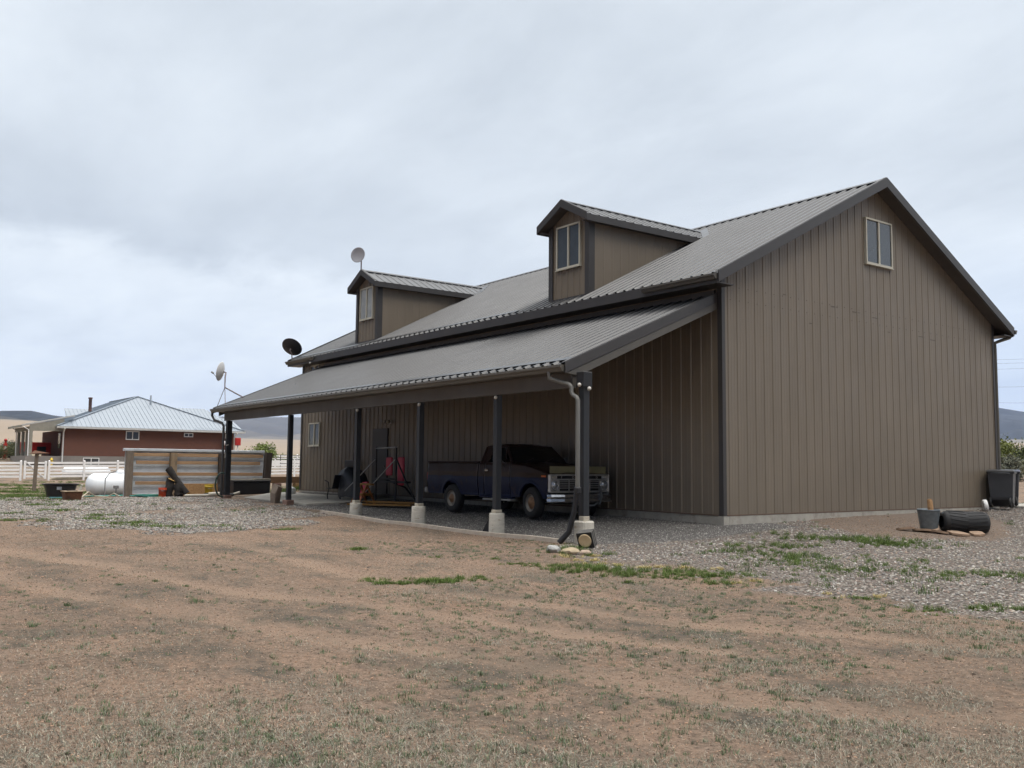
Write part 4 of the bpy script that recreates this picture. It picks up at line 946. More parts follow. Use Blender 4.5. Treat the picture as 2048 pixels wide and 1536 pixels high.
# ------------------------------------------------------------------ things under the lean-to
g_ = lambda x, y, z: (x, y, z)
grill = thing('covered_grill', (-14.6, -1.6, gh(-14.6, -1.6)), 'barbecue grill under a dark tarp beside the door', 'grill')
z0 = gh(-14.6, -1.6)
mb = MB()
rows = []
for k, (z, hx, hy, cx_) in enumerate(((.12, .72, .34, -14.6), (.35, .70, .35, -14.6), (.60, .72, .36, -14.62), (.85, .64, .34, -14.7), (1.0, .42, .28, -14.78), (1.10, .22, .16, -14.8))):
    row = []
    for j in range(24):
        a_ = 2*math.pi*j/24; sq = 1/max(abs(math.cos(a_)), abs(math.sin(a_)))**.7; wob = 1+.06*math.sin(a_*5+k*.7)+.04*math.sin(a_*9+k)
        row.append((cx_+hx*math.cos(a_)*sq*wob*.88, -1.6+hy*math.sin(a_)*sq*wob*.88, z0+z+.02*math.sin(a_*3)))
    rows.append(row)
vs = [q for r_ in rows for q in r_]+[(-14.8, -1.6, z0+1.13)]; fs = [(i*24+j, i*24+(j+1) % 24, (i+1)*24+(j+1) % 24, (i+1)*24+j) for i in range(5) for j in range(24)]+[(120+j, 120+(j+1) % 24, 144) for j in range(24)]
mb.add(vs, fs, 0, True); mb.build('cover', M_tarp, grill)
for dx in (-.5, .5):
    for dy in (-.22, .22): mb = MB(); mb.tube([(-14.6+dx, -1.6+dy, z0), (-14.6+dx, -1.6+dy, z0+.5)], .02, 6); mb.build('leg', M_black, grill)
ch = thing('metal_chair', (-15.45, -1.9, gh(-15.4, -1.9)), 'black metal patio chair beside the covered grill', 'chair')
zc = gh(-15.4, -1.9)
for dy in (-.22, .22):
    mb = MB(); mb.tube([(-15.2, -1.9+dy, zc+.01), (-15.45, -1.9+dy, zc+.02), (-15.5, -1.9+dy, zc+.15), (-15.38, -1.9+dy, zc+.40), (-15.45, -1.9+dy, zc+.60), (-15.72, -1.9+dy, zc+.66)], .018, 8); mb.build('leg', M_black, ch)
mb = MB(); mb.bbox(-15.6, -15.15, -2.12, -1.68, zc+.38, zc+.41, .01); mb.build('seat', M_black, ch)
mb = MB(); mb.prism([(-15.17, -2.12, zc+.4), (-15.17, -1.68, zc+.4), (-15.0, -1.7, zc+.85), (-15.0, -2.1, zc+.85)], (.02, 0, .0)); mb.build('backrest', M_black, ch)
mb = MB(); mb.bbox(-18.05, -17.25, -.24, -.05, .92, 1.22, .015); mb.tube([(-17.6, -.1, 1.22), (-17.6, -.08, 1.5), (-17.55, -.06, 1.52)], .015, 6); o = mb.build('wall_mailbox', M_black, origin=(-17.65, -.1, .9)); tag(o, 'black box mounted on the brown ribbed wall left of the door', 'box')

wb = thing('weight_bench', (-12.1, -1.8, gh(-12, -1.8)), 'exercise machine with silver bars and red pads behind the second open bay', 'exercise machine')
zb_ = gh(-12, -1.8)
mb = MB()
for dx in (0, 1.28):
    mb.tube([(-12.68+dx, -1.8, zb_), (-12.68+dx, -1.8, 1.62)], .03, 8)
mb.tube([(-12.68, -1.8, .62), (-11.4, -1.8, .62)], .03, 8); mb.tube([(-12.68, -2.3, zb_+.04), (-12.68, -1.2, zb_+.04)], .03, 8); mb.tube([(-11.4, -2.3, zb_+.04), (-11.4, -1.2, zb_+.04)], .03, 8)
mb.tube([(-11.4, -1.8, 1.25), (-10.9, -1.7, .5), (-10.4, -1.6, zb_+.02)], .025, 8); mb.tube([(-12.04, -1.8, .6), (-12.04, -1.1, .35), (-12.04, -.6, zb_+.02)], .03, 8); mb.bbox(-13.0, -10.9, -1.75, -1.55, .50, .56, .01)
mb.build('frame', M_black, wb)
mb = MB(); mb.tube([(-12.72, -1.8, 1.575), (-11.36, -1.8, 1.60)], .022, 8); mb.build('crossbar', M_steel, wb)
for dx, tx in ((0, -13.82), (1.28, -12.42)):
    mb = MB(); mb.tube([(-12.68+dx, -1.84, 1.22), (tx, -2.3, .20)], .016, 8); mb.build('brace', M_steel, wb)
for (xa, z0_, z1_) in ((-12.75, .72, 1.30), (-12.0, .42, 1.30)):
    mb = MB(); mb.bbox(xa, xa+.36, -1.42, -1.34, z0_, z1_, .03); mb.build('pad', M_redpad, wb)
mb = MB(); mb.prism([(-13.10, -2.05, .50), (-12.80, -2.05, .52), (-12.92, -2.1, .02), (-13.22, -2.1, .0)], (0, .08, 0)); mb.build('pad', M_redpad, wb)
sh = thing('sawhorse', (-12.3, -2.4, gh(-12.3, -2.4)), 'orange-brown wooden sawhorse in front of the exercise machine', 'sawhorse')
zz_ = gh(-12.3, -2.4)
mb = MB(); mb.bbox(-12.75, -11.75, -2.45, -2.36, .42, .48, .008); mb.build('top_rail', M_ywood, sh)
for dx in (-.30, .12):
    for s_ in (-1, 1): mb = MB(); mb.beam((-12.25+dx, -2.40, .44), (-12.28+dx*1.3, -2.40+s_*.3, zz_), .07, .035); mb.build('leg', M('orange_wood', (.30, .11, .03), .7, var=.3, vs=9), sh)
mb = MB(); mb.bbox(-12.55, -12.1, -2.6, -2.2, .10, .17, .01); mb.build('shelf', M_ywood, sh)
mb = MB(); mb.beam((-12.5, -2.75, gh(-12.5, -2.7)+.04), (-9.85, -2.05, gh(-9.8, -2)+.10), .30, .05); mb.beam((-12.3, -2.4, gh(-12.5, -2.7)+.12), (-9.9, -1.85, gh(-9.8, -2)+.16), .12, .05); o = mb.build('wooden_ramp', M_ywood, origin=(-11.2, -2.4, -.1)); tag(o, 'long yellowish plank ramp lying behind the pickup truck', 'plank')

# striped block by the near post, rocks
bx = thing('drain_block', (.80, -4.78, gh(.8, -4.78)), 'square black striped block with a pale round disc leaning on the nearest pier', 'block')
rotm = Matrix.Rotation(R(30), 3, 'Z') @ Matrix.Rotation(R(16), 3, 'X') @ Matrix.Rotation(R(-8), 3, 'Y')
def tr(pts, c, m_): return [tuple(m_ @ Vector(q)+Vector(c)) for q in pts]
mb = MB(); cb = (.78, -4.70, gh(.8, -4.78)+.15)
for k in range(6): t_ = MB(); t_.bbox(-.15, .15, -.02+k*.035, -.02+k*.035+.024, -.15, .15, .004); mb.add(tr(t_.v, cb, rotm), t_.f, k % 2)
mb.build('striped_body', [M_black, M('grey_layer', (.20, .19, .17), .7)], bx)
mb = MB(); t_ = MB(); t_.lathe([(.125, -.025), (.12, -.04), (.10, -.035), (.001, -.03)], (0, 0, 0), (0, 1, 0), 24); mb.add(tr(t_.v, cb, rotm), t_.f, 0, True); mb.build('disc', M('cream_disc', (.60, .46, .28), .7, var=.1), bx)
def rock(name, c, r_, mat, label, sq=(1, 1, .7), seed=1, n=60):
    rg = random.Random(seed); mb = MB(); pts = []
    for i in range(n):
        v = Vector((rg.gauss(0, 1), rg.gauss(0, 1), rg.gauss(0, 1))).normalized(); k = r_*(1+rg.uniform(-.12, .12)); pts.append(Vector((v.x*sq[0]*k, v.y*sq[1]*k, v.z*sq[2]*k)))
    mb.hull([q+Vector(c) for q in pts]); o = mb.build(name, mat, origin=c); tag(o, label, 'rock'); return o
rock('rock', (.98, -5.62, gh(.98, -5.62)+.05), .13, M_stone, 'pale grey rock in the weeds near the nearest pier', seed=2)
rock('rock', (1.30, -5.50, gh(1.3, -5.5)+.04), .15, M_stoney, 'flat buff rock just right of the pale grey rock', (1.2, 1, .5), 3)
rock('rock', (1.55, -5.38, gh(1.55, -5.38)+.03), .11, M('pinkish_stone', (.33, .25, .19), .9, var=.2, vs=6, bump=.6), 'small pinkish rock at the right end of the rocks by the pier', (1.2, 1, .5), 4)
mb = MB(); mb.prism([(-3.18, -4.28, gh(-3.2, -4.3)), (-2.94, -4.2, gh(-3, -4.3)), (-2.92, -4.2, .02)], (.02, .16, 0)); o = mb.build('splash_board', M_black, origin=(-3.05, -4.2, -.4)); tag(o, 'black triangular board leaning against the second pier from the right', 'board')
mb = MB(); zq = gh(-15.2, -4.1)
mb.hull([Vector(q) for q in [(-15.45, -4.15, zq-.05), (-15.10, -4.15, zq-.05), (-14.98, -4.2, zq+.30), (-14.83, -4.15, zq+.55), (-15.2, -4.15, zq+.62), (-15.38, -4.2, zq+.35), (-15.35, -4.0, zq), (-15.1, -3.98, zq), (-14.88, -4.0, zq+.5), (-15.2, -3.98, zq+.58)]]); o = mb.build('stone_slab', M('brown_stone', (.21, .165, .13), .9, var=.25, vs=5, bump=.8), origin=(-15.1, -4.1, zq)); tag(o, 'upright tan stone slab leaning beside the second lean-to post from the left', 'stone')
mb = MB(); t_ = gh(-14.1, -2.8); mb.lathe([(.001, 0), (.09, .01), (.10, .12), (.07, .20), (.001, .21)], (-15.4, -1.0, -.03), (0, 0, 1), 12)
mb.bbox(-15.55, -15.40, -1.05, -.95, .05, .09, .01); o = mb.build('watering_can', M_white, origin=(-15.4, -1, -.03)); tag(o, 'small white jug on the concrete near the step', 'jug')

# ------------------------------------------------------------------ right side: bins, tyre, bucket
def wheelie(cx_, cy_, lidm, label, rot):
    zb2 = .005; t0 = thing('wheelie_bin', (cx_, cy_, zb2), label, 'bin', 'wheelie bins at the back corner of the barn')
    m_ = Matrix.Rotation(rot, 3, 'Z')
    def B(mb, nm, mt):
        o = MB(); o.add([tuple(m_ @ Vector(q)+Vector((cx_, cy_, zb2))) for q in mb.v], mb.f); o.m = mb.m; o.sm = mb.sm; return o.build(nm, mt, t0)
    b = MB(); b.hull([Vector(q) for q in [(-.27, -.24, .22), (.27, -.24, .22), (-.27, .30, .0), (.27, .30, .0), (-.29, -.27, .30), (.29, -.27, .30), (-.33, -.36, 1.0), (.33, -.36, 1.0), (-.33, .38, 1.0), (.33, .38, 1.0), (-.27, .30, .05)]])
    b.bbox(-.36, .36, -.39, .41, .97, 1.03, .015); b.bbox(-.31, -.27, -.2, .2, .62, .66); B(b, 'body', M_dgrey)
    b = MB(); b.hull([Vector(q) for q in [(-.37, -.42, 1.032), (.37, -.42, 1.032), (-.37, .42, 1.032), (.37, .42, 1.032), (-.33, -.36, 1.07), (.33, -.36, 1.07), (-.33, .3, 1.09), (.33, .3, 1.09)]]); B(b, 'lid', lidm)
    for s_ in (-1, 1): b = MB(); b.lathe([(.05, 0), (.14, .0), (.145, .02), (.14, .05), (.04, .055)], (s_*.25-(0.05 if s_ > 0 else 0), -.27, .145), (s_*1, 0, 0), 20); B(b, 'wheel', M_rubber)
    b = MB(); b.tube([(-.25, -.42, .96), (-.2, -.46, .98), (.2, -.46, .98), (.25, -.42, .96)], .018, 6); B(b, 'handle', M_dgrey)
wheelie(.40, 11.66, M_black, 'dark grey wheelie bin with black lid against the barn corner', R(20))
wheelie(-.12, 13.05, M_navy, 'dark grey wheelie bin with navy lid standing right of the other', R(24))
t_ = thing('white_roll', (.36, 10.72, gh(.36, 10.72)), 'white wheel-like roll leaning near the bins', 'wheel')
mb = MB(); mb.lathe([(.09, -.05), (.15, -.055), (.165, -.03), (.165, .03), (.15, .055), (.09, .05), (.09, -.05)], (.36, 10.72, gh(.36, 10.72)+.16), (.75, .6, .15), 24); mb.build('rim', M_white, t_)
mb = MB(); mb.lathe([(.001, -.03), (.088, -.03), (.088, .03), (.001, .03)], (.36, 10.72, gh(.36, 10.72)+.16), (.75, .6, .15), 16); mb.build('hub', M('grey_hub', (.25, .25, .25), .6), t_)
tc_ = gh(3.0, 4.7)
tire = thing('culvert_tyre', (2.7, 5.05, gh(2.7, 5)), 'wide black tyre lying on its side behind the metal bucket', 'tyre')
# wide tractor tyre: horizontal axis seen from the side
mb = MB(); c0 = Vector((2.62, 4.75, gh(2.7, 5)+.24)); n_t = 36
prof = [(.14, .0), (.20, .01), (.235, .06), (.245, .14), (.25, .5), (.25, .7), (.245, .93), (.22, 1.0), (.16, 1.03), (.12, 1.02), (.12, .9), (.12, .1)]
ax_t = Vector((.62, .78, -.03)).normalized(); mb.lathe(prof, c0-ax_t*.25, ax_t, n_t)
for k in range(18):
    a_ = 2*math.pi*k/18
    u = ax_t.cross(Vector((0, 0, 1))).normalized(); w2 = ax_t.cross(u)
    for (h0_, h1_, sh_) in ((.12, .48, .18), (.53, .93, -.18)):
        p0 = c0-ax_t*.25+ax_t*h0_+(u*math.cos(a_)+w2*math.sin(a_))*.252; p1 = c0-ax_t*.25+ax_t*h1_+(u*math.cos(a_+sh_)+w2*math.sin(a_+sh_))*.252
        mb.beam(p0, p1, .03, .010, up=(u*math.cos(a_)+w2*math.sin(a_)))
mb.build('tread', M_rubber, tire)
bk = thing('metal_bucket', (2.35, 4.22, gh(2.35, 4.22)), 'galvanized metal bucket with a log standing in it', 'bucket')
zb3 = gh(2.35, 4.22)+.05
mb = MB(); pr = [(.001, .0), (.175, .0), (.18, .01)]
for k in range(12): pr += [(.185+.0045*k+(.004 if k % 2 else 0), .03+k*.032)]
pr += [(.245, .43), (.252, .44), (.245, .45), (.235, .44), (.18, .03), (.001, .02)]
mb.lathe(pr, (2.35, 4.22, zb3), (.02, -.02, 1), 32)
mb.build('body', M_galvd, bk)
for s_ in (-1, 1): mb = MB(); mb.tube([(2.35+s_*.16, 4.22+s_*.2-.04, zb3+.38), (2.35+s_*.19, 4.22+s_*.24, zb3+.36), (2.35+s_*.19+.03, 4.22+s_*.2+.05, zb3+.38)], .01, 6); mb.build('handle', M_galvd, bk)
mb = MB(); mb.tube([(2.37, 4.22, zb3+.03), (2.38, 4.27, zb3+.4), (2.36, 4.28, zb3+.62), (2.35, 4.27, zb3+.68)], [.07, .065, .06, .045], 9); o = mb.build('log', M('split_log', (.33, .19, .09), .85, var=.4, vs=7, bump=.6, col2=(.08, .05, .03), c2s=5), origin=(2.37, 4.25, zb3)); tag(o, 'short split log standing upright in the metal bucket', 'log')
rg = random.Random(5)
for i, (x, y, r_) in enumerate(((2.18, 3.48, .20), (2.42, 3.8, .22), (2.75, 3.95, .18), (3.02, 4.28, .26), (3.2, 4.7, .15), (2.5, 4.12, .17))):
    pts = []
    for k in range(9):
        a_ = k/9*6.28+rg.uniform(-.2, .2); rr_ = r_*rg.uniform(.75, 1.15)
        for z in (0, .045): pts.append(Vector((x+math.cos(a_)*rr_, y+math.sin(a_)*rr_*1.1, gh(x, y)+z+.02+.03*math.cos(a_+i))))
    mb = MB(); mb.hull(pts); o = mb.build('flagstone', M_slab, origin=(x, y, gh(x, y)))
    tag(o, ['flat tan flagstone farthest left of the pile under the bucket', 'flagstone just left of the bucket base', 'flagstone in front of the bucket', 'largest pale flagstone right of the bucket', 'small flagstone in front of the black tyre', 'flagstone directly under the metal bucket'][i], 'flagstone', 'flagstones around the metal bucket')

# ------------------------------------------------------------------ metal and timber windbreak fence
wf = thing('windbreak_fence', (-24.05, -3.7, gh(-24, -3.7)), 'windbreak fence of corrugated steel sheets on horizontal lumber rails', 'fence')
def ypost(y, w, mat, top, lean=0.0):
    b_ = gh(-24, y)-.2; mb = MB(); mb.prism([(-24.0-w/2+.06, y-w/2, b_), (-24.0+w/2+.06, y-w/2, b_), (-24.0+w/2+.06, y+w/2, b_), (-24.0-w/2+.06, y+w/2, b_)], (0, lean, top-b_)); return mb.build('post', mat, wf)
ypost(-6.42, .24, M_woodw, 1.50); ypost(-4.76, .24, M('post_tan', (.26, .19, .12), .9, var=.3, vs=6, stretch=(3, 3, .5), col2=(.13, .10, .07), c2s=4), 1.46); ypost(-2.80, .26, M_woodd, 1.44); ypost(-.92, .26, M_woodd, 1.52, .08)
for k in range(3):
    y0, y1 = [(-6.55, -4.76), (-4.76, -2.8), (-2.8, -.9)][k]
    mb = MB()
    zs_ = np.linspace(-.28, 1.52, 96)
    pr = [( -24.14+.0025*math.sin(z*2*math.pi/.09)*(1 if (z % .3) > .0 else 0), z) for z in zs_]
    mb.prism([(x, y0+.002, z) for x, z in pr]+[(x-.004, y0+.002, z) for x, z in pr[::-1]], (0, y1-y0-.004, 0)); mb.build('steel_sheet', M_galv, wf)
mb = MB(); mb.bbox(-24.2, -24.0, -6.62, -.98, 1.50, 1.60, .008); mb.build('top_cap', M('galv_cap', (.62, .66, .70), .4, metal=.3), wf)
for y0, y1 in ((-6.28, -4.9), (-4.62, -2.95), (-2.65, -1.05)):
    for i, z in enumerate((1.30, 1.0, .55, .20)):
        if y0 > -4.8 and i == 3: continue
        ya, yb = y0, y1
        if i in (1, 3) and y0 < -5: ya += .12
        if i == 1 and y0 > -2.8: yb -= .12
        mb = MB(); mb.bbox(-24.02, -23.98, ya, yb, z, z+.13, .006); mb.build('rail', M_wood, wf)
mb = MB(); mb.bbox(-23.96, -23.93, -4.42, -2.94, gh(-24, -3.5)-.02, .24, .005); mb.build('particle_board', M_osb, wf)
mb = MB(); mb.bbox(-23.95, -23.91, -6.3, -4.9, gh(-24, -5.5)-.02, gh(-24, -5.5)+.10, .005); mb.build('bottom_board', M('pinkish_board', (.34, .22, .16), .85, var=.2, vs=8), wf)
# buckets
def bucket(x, y, mat, label, h=.36, r_=.15):
    z = gh(x, y); t0 = thing('plastic_bucket', (x, y, z), label, 'bucket')
    mb = MB(); mb.lathe([(.001, 0), (r_*.86, 0), (r_*.88, .01), (r_*.97, h*.80), (r_*1.04, h*.80), (r_*1.04, h*.84), (r_, h*.84), (r_*1.02, h*.97), (r_*1.07, h), (r_*.97, h), (r_*.84, .02), (.001, .02)], (x, y, z), n=24); mb.build('body', mat, t0)
    mb = MB(); mb.tube([(x+.02, y-r_*1.03, z+h*.88), (x+r_*.95, y-r_*.4, z+h*.66), (x+r_*.98, y+r_*.4, z+h*.66), (x+.02, y+r_*1.03, z+h*.88)], .006, 5); mb.build('handle', M_steel, t0)
bucket(-22.5, -5.55, M_orange, 'orange-red plastic bucket at the foot of the steel fence'); bucket(-22.4, -3.82, M_yel, 'yellow plastic bucket in front of the particle board', .44, .17)
# logs
for i, (a, b, r_, lab) in enumerate((((-22.2, -4.72, .0), (-22.9, -5.25, .98), .12, 'tall charred log leaning on the fence with cut yellow end'), ((-22.5, -5.35, -.05), (-22.6, -5.2, .55), .17, 'thick stubby charred log standing upright left of the leaning log'), ((-22.3, -5.0, -.08), (-22.5, -4.95, .38), .16, 'low charred stump at the foot of the leaning log'), ((-22.0, -4.5, -.12), (-22.1, -3.95, -.05), .09, 'charred branch lying on the gravel right of the log pile'))):
    a = Vector(a); b = Vector(b); a.z += gh(a.x, a.y)+.1; b.z += gh(b.x, b.y)+.1; rg = random.Random(i)
    t0 = thing('charred_log', a, lab, 'log'); pts = [a.lerp(b, k/5)+Vector((rg.uniform(-.03, .03), rg.uniform(-.03, .03), 0)) for k in range(6)]
    mb = MB(); mb.tube(pts, [r_*rg.uniform(.85, 1.15) for _ in pts], 9, cap=False); mb.build('bark', M_char, t0)
    d = (pts[-1]-pts[-2]).normalized(); mb = MB(); mb.lathe([(r_*.9, 0), (.001, .01)], pts[-1], d, 9); mb.lathe([(r_*.9, 0), (.001, .01)], pts[0], -(pts[1]-pts[0]).normalized(), 9); mb.build('cut_end', M_cut if i in (0, 1) else M_char, t0)
mb = MB(); mb.tube([(-21.9, -4.9, gh(-22, -5)+.06), (-21.7, -4.5, gh(-22, -4.5)+.06), (-21.6, -4.1, gh(-22, -4)+.05)], .05, 8); mb.tube([(-21.6, -4.1, gh(-22, -4)+.08), (-21.5, -3.72, gh(-22, -4)+.10)], .085, 12)
mb.tube([(-21.5, -3.7, gh(-22, -3.7)+.07), (-21.4, -3.3, gh(-22, -3.5)+.05), (-21.3, -3.0, gh(-22, -3)+.14)], .05, 8); o = mb.build('drain_pipe', M('dirty_white_pvc', (.50, .46, .38), .6, var=.15), origin=(-21.6, -4, -.2)); tag(o, 'dirty white drain pipe lying on the gravel near the yellow bucket', 'pipe')
mb = MB(); mb.tube([(-21.2, -3.3, gh(-21, -3.3)+.06), (-20.6, -3.9, gh(-20.6, -3.8)+.1), (-20.2, -4.15, .12), (-19.9, -4.3, .25)], .055, 8); o = mb.build('black_drain_pipe', M_black, origin=(-20.6, -3.9, -.1)); tag(o, 'black drain pipe rising to the far corner post', 'pipe')
# hoses
def hose(name, c, r0, turns, mat, label, r_=.016, seed=1, squash=1.0, ox=.4):
    rg = random.Random(seed); pts = []
    for k in range(turns*14):
        a_ = k/14*2*math.pi; rr_ = r0*(1+.25*math.sin(k*.37+seed))+rg.uniform(-.02, .02); x = c[0]+math.cos(a_)*rr_*ox; y = c[1]+math.sin(a_)*rr_*squash+.1*math.sin(k*.11)
        pts.append((x, y, gh(x, y)+.02+.012*(k//14)+rg.uniform(0, .02)))
    mb = MB(); mb.tube(pts, r_, 6); o = mb.build(name, mat, origin=c); tag(o, label, 'hose'); return o
hose('garden_hose', (-23.0, -5.95, gh(-23, -6)), .52, 6, M_teal, 'teal garden hose coiled on the ground before the steel fence', seed=2, squash=1.0, ox=.5)
hose('garden_hose', (-24.2, -8.6, gh(-24, -8.6)), .38, 3, M('teal_hose_dark', (.02, .12, .13), .5), 'dark teal hose in a low coil beside the rusty planter box', seed=4, squash=1.3)
hose('garden_hose', (-25.6, -6.9, gh(-25.6, -6.9)), .5, 2, M_teal, 'teal hose strung under the white propane tank', seed=6, squash=1.4)
mb = MB(); z = gh(-24.5, -7.7); mb.tube([(-24.3, -8.0, z+.03), (-24.6, -7.7, z+.22), (-24.8, -7.4, z+.05), (-24.6, -7.0, z+.03), (-24.5, -6.8, z+.16), (-24.3, -6.6, z+.03)], .022, 8); o = mb.build('pale_hose', M('pale_tube', (.45, .40, .30), .6), origin=(-24.5, -7.4, z)); tag(o, 'stiff pale hose arching over the dirt left of the propane tank', 'hose')
pts = []
for k in range(46):
    a_ = k/22*2*math.pi; pts.append((-19.60+.02*(k/22), PY-.17+.25*math.sin(a_), .30+.43*math.cos(a_)-.012*(k % 3)))
mb = MB(); mb.tube(pts, .024, 6); o = mb.build('hanging_hose', M_ghose, origin=(-19.6, PY-.1, .4)); tag(o, 'green and black hose loop hanging on the far corner post', 'hose')
# black chest with lumber on it
cst = thing('storage_chest', (-22.7, -2.1, gh(-22.7, -2.1)), 'long black storage chest in front of the steel fence', 'chest'); z = gh(-22.7, -2.1)
mb = MB(); mb.bbox(-23.1, -22.4, -2.85, -1.35, z, z+.50, .02); mb.build('body', M_black, cst)
mb = MB(); mb.bbox(-23.13, -22.37, -2.88, -1.32, z+.502, z+.56, .015); mb.build('lid', M_black, cst)
for i, (ya, yb, dx, lab) in enumerate(((-2.86, -1.9, 0, 'grey plank lying on the black chest, left end'), (-1.95, -1.3, .06, 'short pale plank on the right end of the black chest'))):
    mb = MB(); mb.bbox(-22.85+dx, -22.55+dx, ya, yb, z+.562, z+.60+.03*i, .006); o = mb.build('plank', M('grey_plank', (.30, .27, .21), .85, var=.25, vs=8), origin=(-22.7, ya, z+.56)); tag(o, lab, 'plank')
# timber beam on blocks
mb = MB(); mb.bbox(-25.7, -25.45, -.45, 1.75, .22, .50, .015); o = mb.build('timber_beam', M('brown_timber', (.17, .095, .05), .85, var=.25, vs=6, stretch=(3, .4, 3)), origin=(-25.6, .6, .2)); tag(o, 'heavy brown timber beam between the steel fence and the barn', 'timber')
for i, (y, w) in enumerate(((.1, .3), (1.05, .5))):
    z = gh(-25.5, y); mb = MB(); mb.bbox(-25.75, -25.40, y, y+w, z-.05, .218, .02); o = mb.build('timber_block', M_brick if i == 0 else M_osb, origin=(-25.6, y, z)); tag(o, ['dark red block under the left half of the timber beam', 'tan block under the right end of the timber beam'][i], 'block')
mb = MB(); z = gh(-20.5, -1.2); mb.hull([Vector((-20.6+.16*math.cos(k), -1.2+.16*math.sin(k), z+.02+h_)) for k in range(7) for h_ in (0, .2)]+[Vector((-20.6, -1.2, z+.30))]); o = mb.build('white_jug', M_white, origin=(-20.6, -1.2, z)); tag(o, 'white jug standing by the far corner of the barn', 'jug')
# propane tanks
def tank(x, y0, y1, r_, z, label, legs=True):
    t0 = thing('propane_tank', (x, (y0+y1)/2, z), label, 'propane tank'); zc = z+r_+.10
    n_ = 9; prof = [(max(.001, r_*math.sin(k/n_*math.pi/2)), r_*.72*(1-math.cos(k/n_*math.pi/2))) for k in range(n_+1)]
    ln = y1-y0; prof2 = prof+[(r_, ln-r_*.72)]+[(r_q, ln-h_) for r_q, h_ in prof[::-1][1:]]
    mb = MB(); mb.lathe(prof2, (x, y0, zc), (0, 1, 0), 36); mb.build('shell', M_whiteM, t0)
    mb = MB(); mb.lathe([(.001, .16), (.12, .14), (.17, .08), (.18, -.04)], (x, (y0+y1)/2, zc+r_), (0, 0, 1), 20); mb.build('valve_dome', M_whiteM, t0)
    for yy in (y0+.5, y1-.5):
        mb = MB(); mb.bbox(x-r_*.6, x+r_*.6, yy-.04, yy+.04, z-.1, z+.22, .01); mb.build('leg', M_steel if not legs else M('tank_leg', (.45, .45, .44), .6), t0)
    return t0
tank(-27.2, -7.25, -4.6, .46, gh(-27.2, -6.4)-.10, 'large white propane tank behind the left end of the steel fence')
tank(-59.5, -1.9, 1.4, .36, gh(-59, 0)+.02, 'smaller white tank beyond the white vinyl fence')
mb = MB(); z = gh(-25.2, -6.8); mb.tube([(-25.3, -6.95, z), (-25.3, -6.95, z+.7), (-25.3, -6.8, z+.92), (-25.4, -6.5, z+1.02)], .02, 6); mb.bbox(-25.4, -25.2, -6.62, -6.45, z+.32, z+.44, .01); mb.tube([(-25.3, -6.53, z), (-25.3, -6.53, z+.4)], .02, 6); o = mb.build('gas_riser', M('riser_grey', (.20, .20, .20), .6), origin=(-25.3, -6.8, z)); tag(o, 'thin bent gas pipe riser in front of the large propane tank', 'pipe')
for i in range(3):
    z = gh(-55.5, -.5); mb = MB(); mb.bbox(-58.3+i*.16, -58.18+i*.16, -2.9+i*.15, 1.6, z+.02+i*.09, z+.12+i*.09, .01); o = mb.build('vinyl_rail', M('cream_rail', (.72, .67, .52), .5), origin=(-58.3, -1, z)); tag(o, ['lowest cream fence rail in the loose stack before the smaller white tank', 'middle cream fence rail in the stack before the smaller white tank', 'topmost cream fence rail in the stack before the smaller white tank'][i], 'rail', 'spare rails stacked behind the white fence')
# tub, planter, grey post
tb = thing('rubber_stock_tub', (-26.6, -8.3, gh(-26.6, -8.3)), 'black oval rubber stock tub with a small grey label', 'tub'); z = gh(-26.6, -8.3)
mb = MB(); rows = []
for (zz_, a_, b_) in ((0, .46, .33), (.05, .48, .35), (.46, .58, .42), (.50, .66, .48), (.535, .66, .48), (.535, .58, .42), (.06, .46, .33)):
    row = []
    for j in range(36):
        t_ = 2*math.pi*j/36; c_, s_ = math.cos(t_), math.sin(t_); row.append((-26.6+b_*math.copysign(abs(c_)**.7, c_), -8.3+a_*math.copysign(abs(s_)**.7, s_), z+zz_))
    rows.append(row)
vs = [q for r_ in rows for q in r_]; fs = [(i*36+j, i*36+(j+1) % 36, (i+1)*36+(j+1) % 36, (i+1)*36+j) for i in range(6) for j in range(36)]+[tuple(6*36+j for j in range(36))]; mb.add(vs, fs, 0, False); mb.build('body', M_black, tb)
mb = MB(); mb.bbox(-26.17, -26.145, -8.52, -8.34, z+.30, z+.42, .002); mb.build('paper_label', M('label_grey', (.22, .24, .27), .6), tb)
mb = MB(); mb.hull([Vector(q) for q in [(-25.9, -7.82, z), (-25.7, -7.82, z), (-25.9, -7.66, z), (-25.7, -7.66, z), (-25.85, -7.8, z+.28), (-25.75, -7.7, z+.30)]]); mb.tube([(-25.8, -7.74, z+.28), (-25.8, -7.70, z+.46)], [.05, .035], 8); mb.lathe([(.001, .05), (.04, .03), (.05, 0), (.001, -.02)], (-25.8, -7.69, z+.47), n=10); o = mb.build('lawn_ornament', M('plaster', (.42, .40, .34), .8, var=.35, vs=20), origin=(-25.8, -7.75, z)); tag(o, 'small pale garden ornament at the right end of the black tub', 'ornament')
pb = thing('rusty_planter', (-22.5, -8.68, gh(-22.5, -8.68)), 'square rusty brown planter box on the dirt in front of the black tub', 'planter'); z = gh(-22.5, -8.68)
mb = MB(); mb.hull([Vector(q) for q in [(-22.75, -8.95, z), (-22.25, -8.95, z), (-22.75, -8.45, z), (-22.25, -8.45, z), (-22.79, -9.0, z+.30), (-22.2, -9.0, z+.30), (-22.79, -8.40, z+.30), (-22.2, -8.40, z+.30)]]); mb.build('body', M_rust, pb)
mb = MB(); mb.bbox(-22.83, -22.17, -9.03, -8.37, z+.302, z+.33, .006); mb.build('rim', M('tan_rim', (.32, .24, .16), .8), pb)
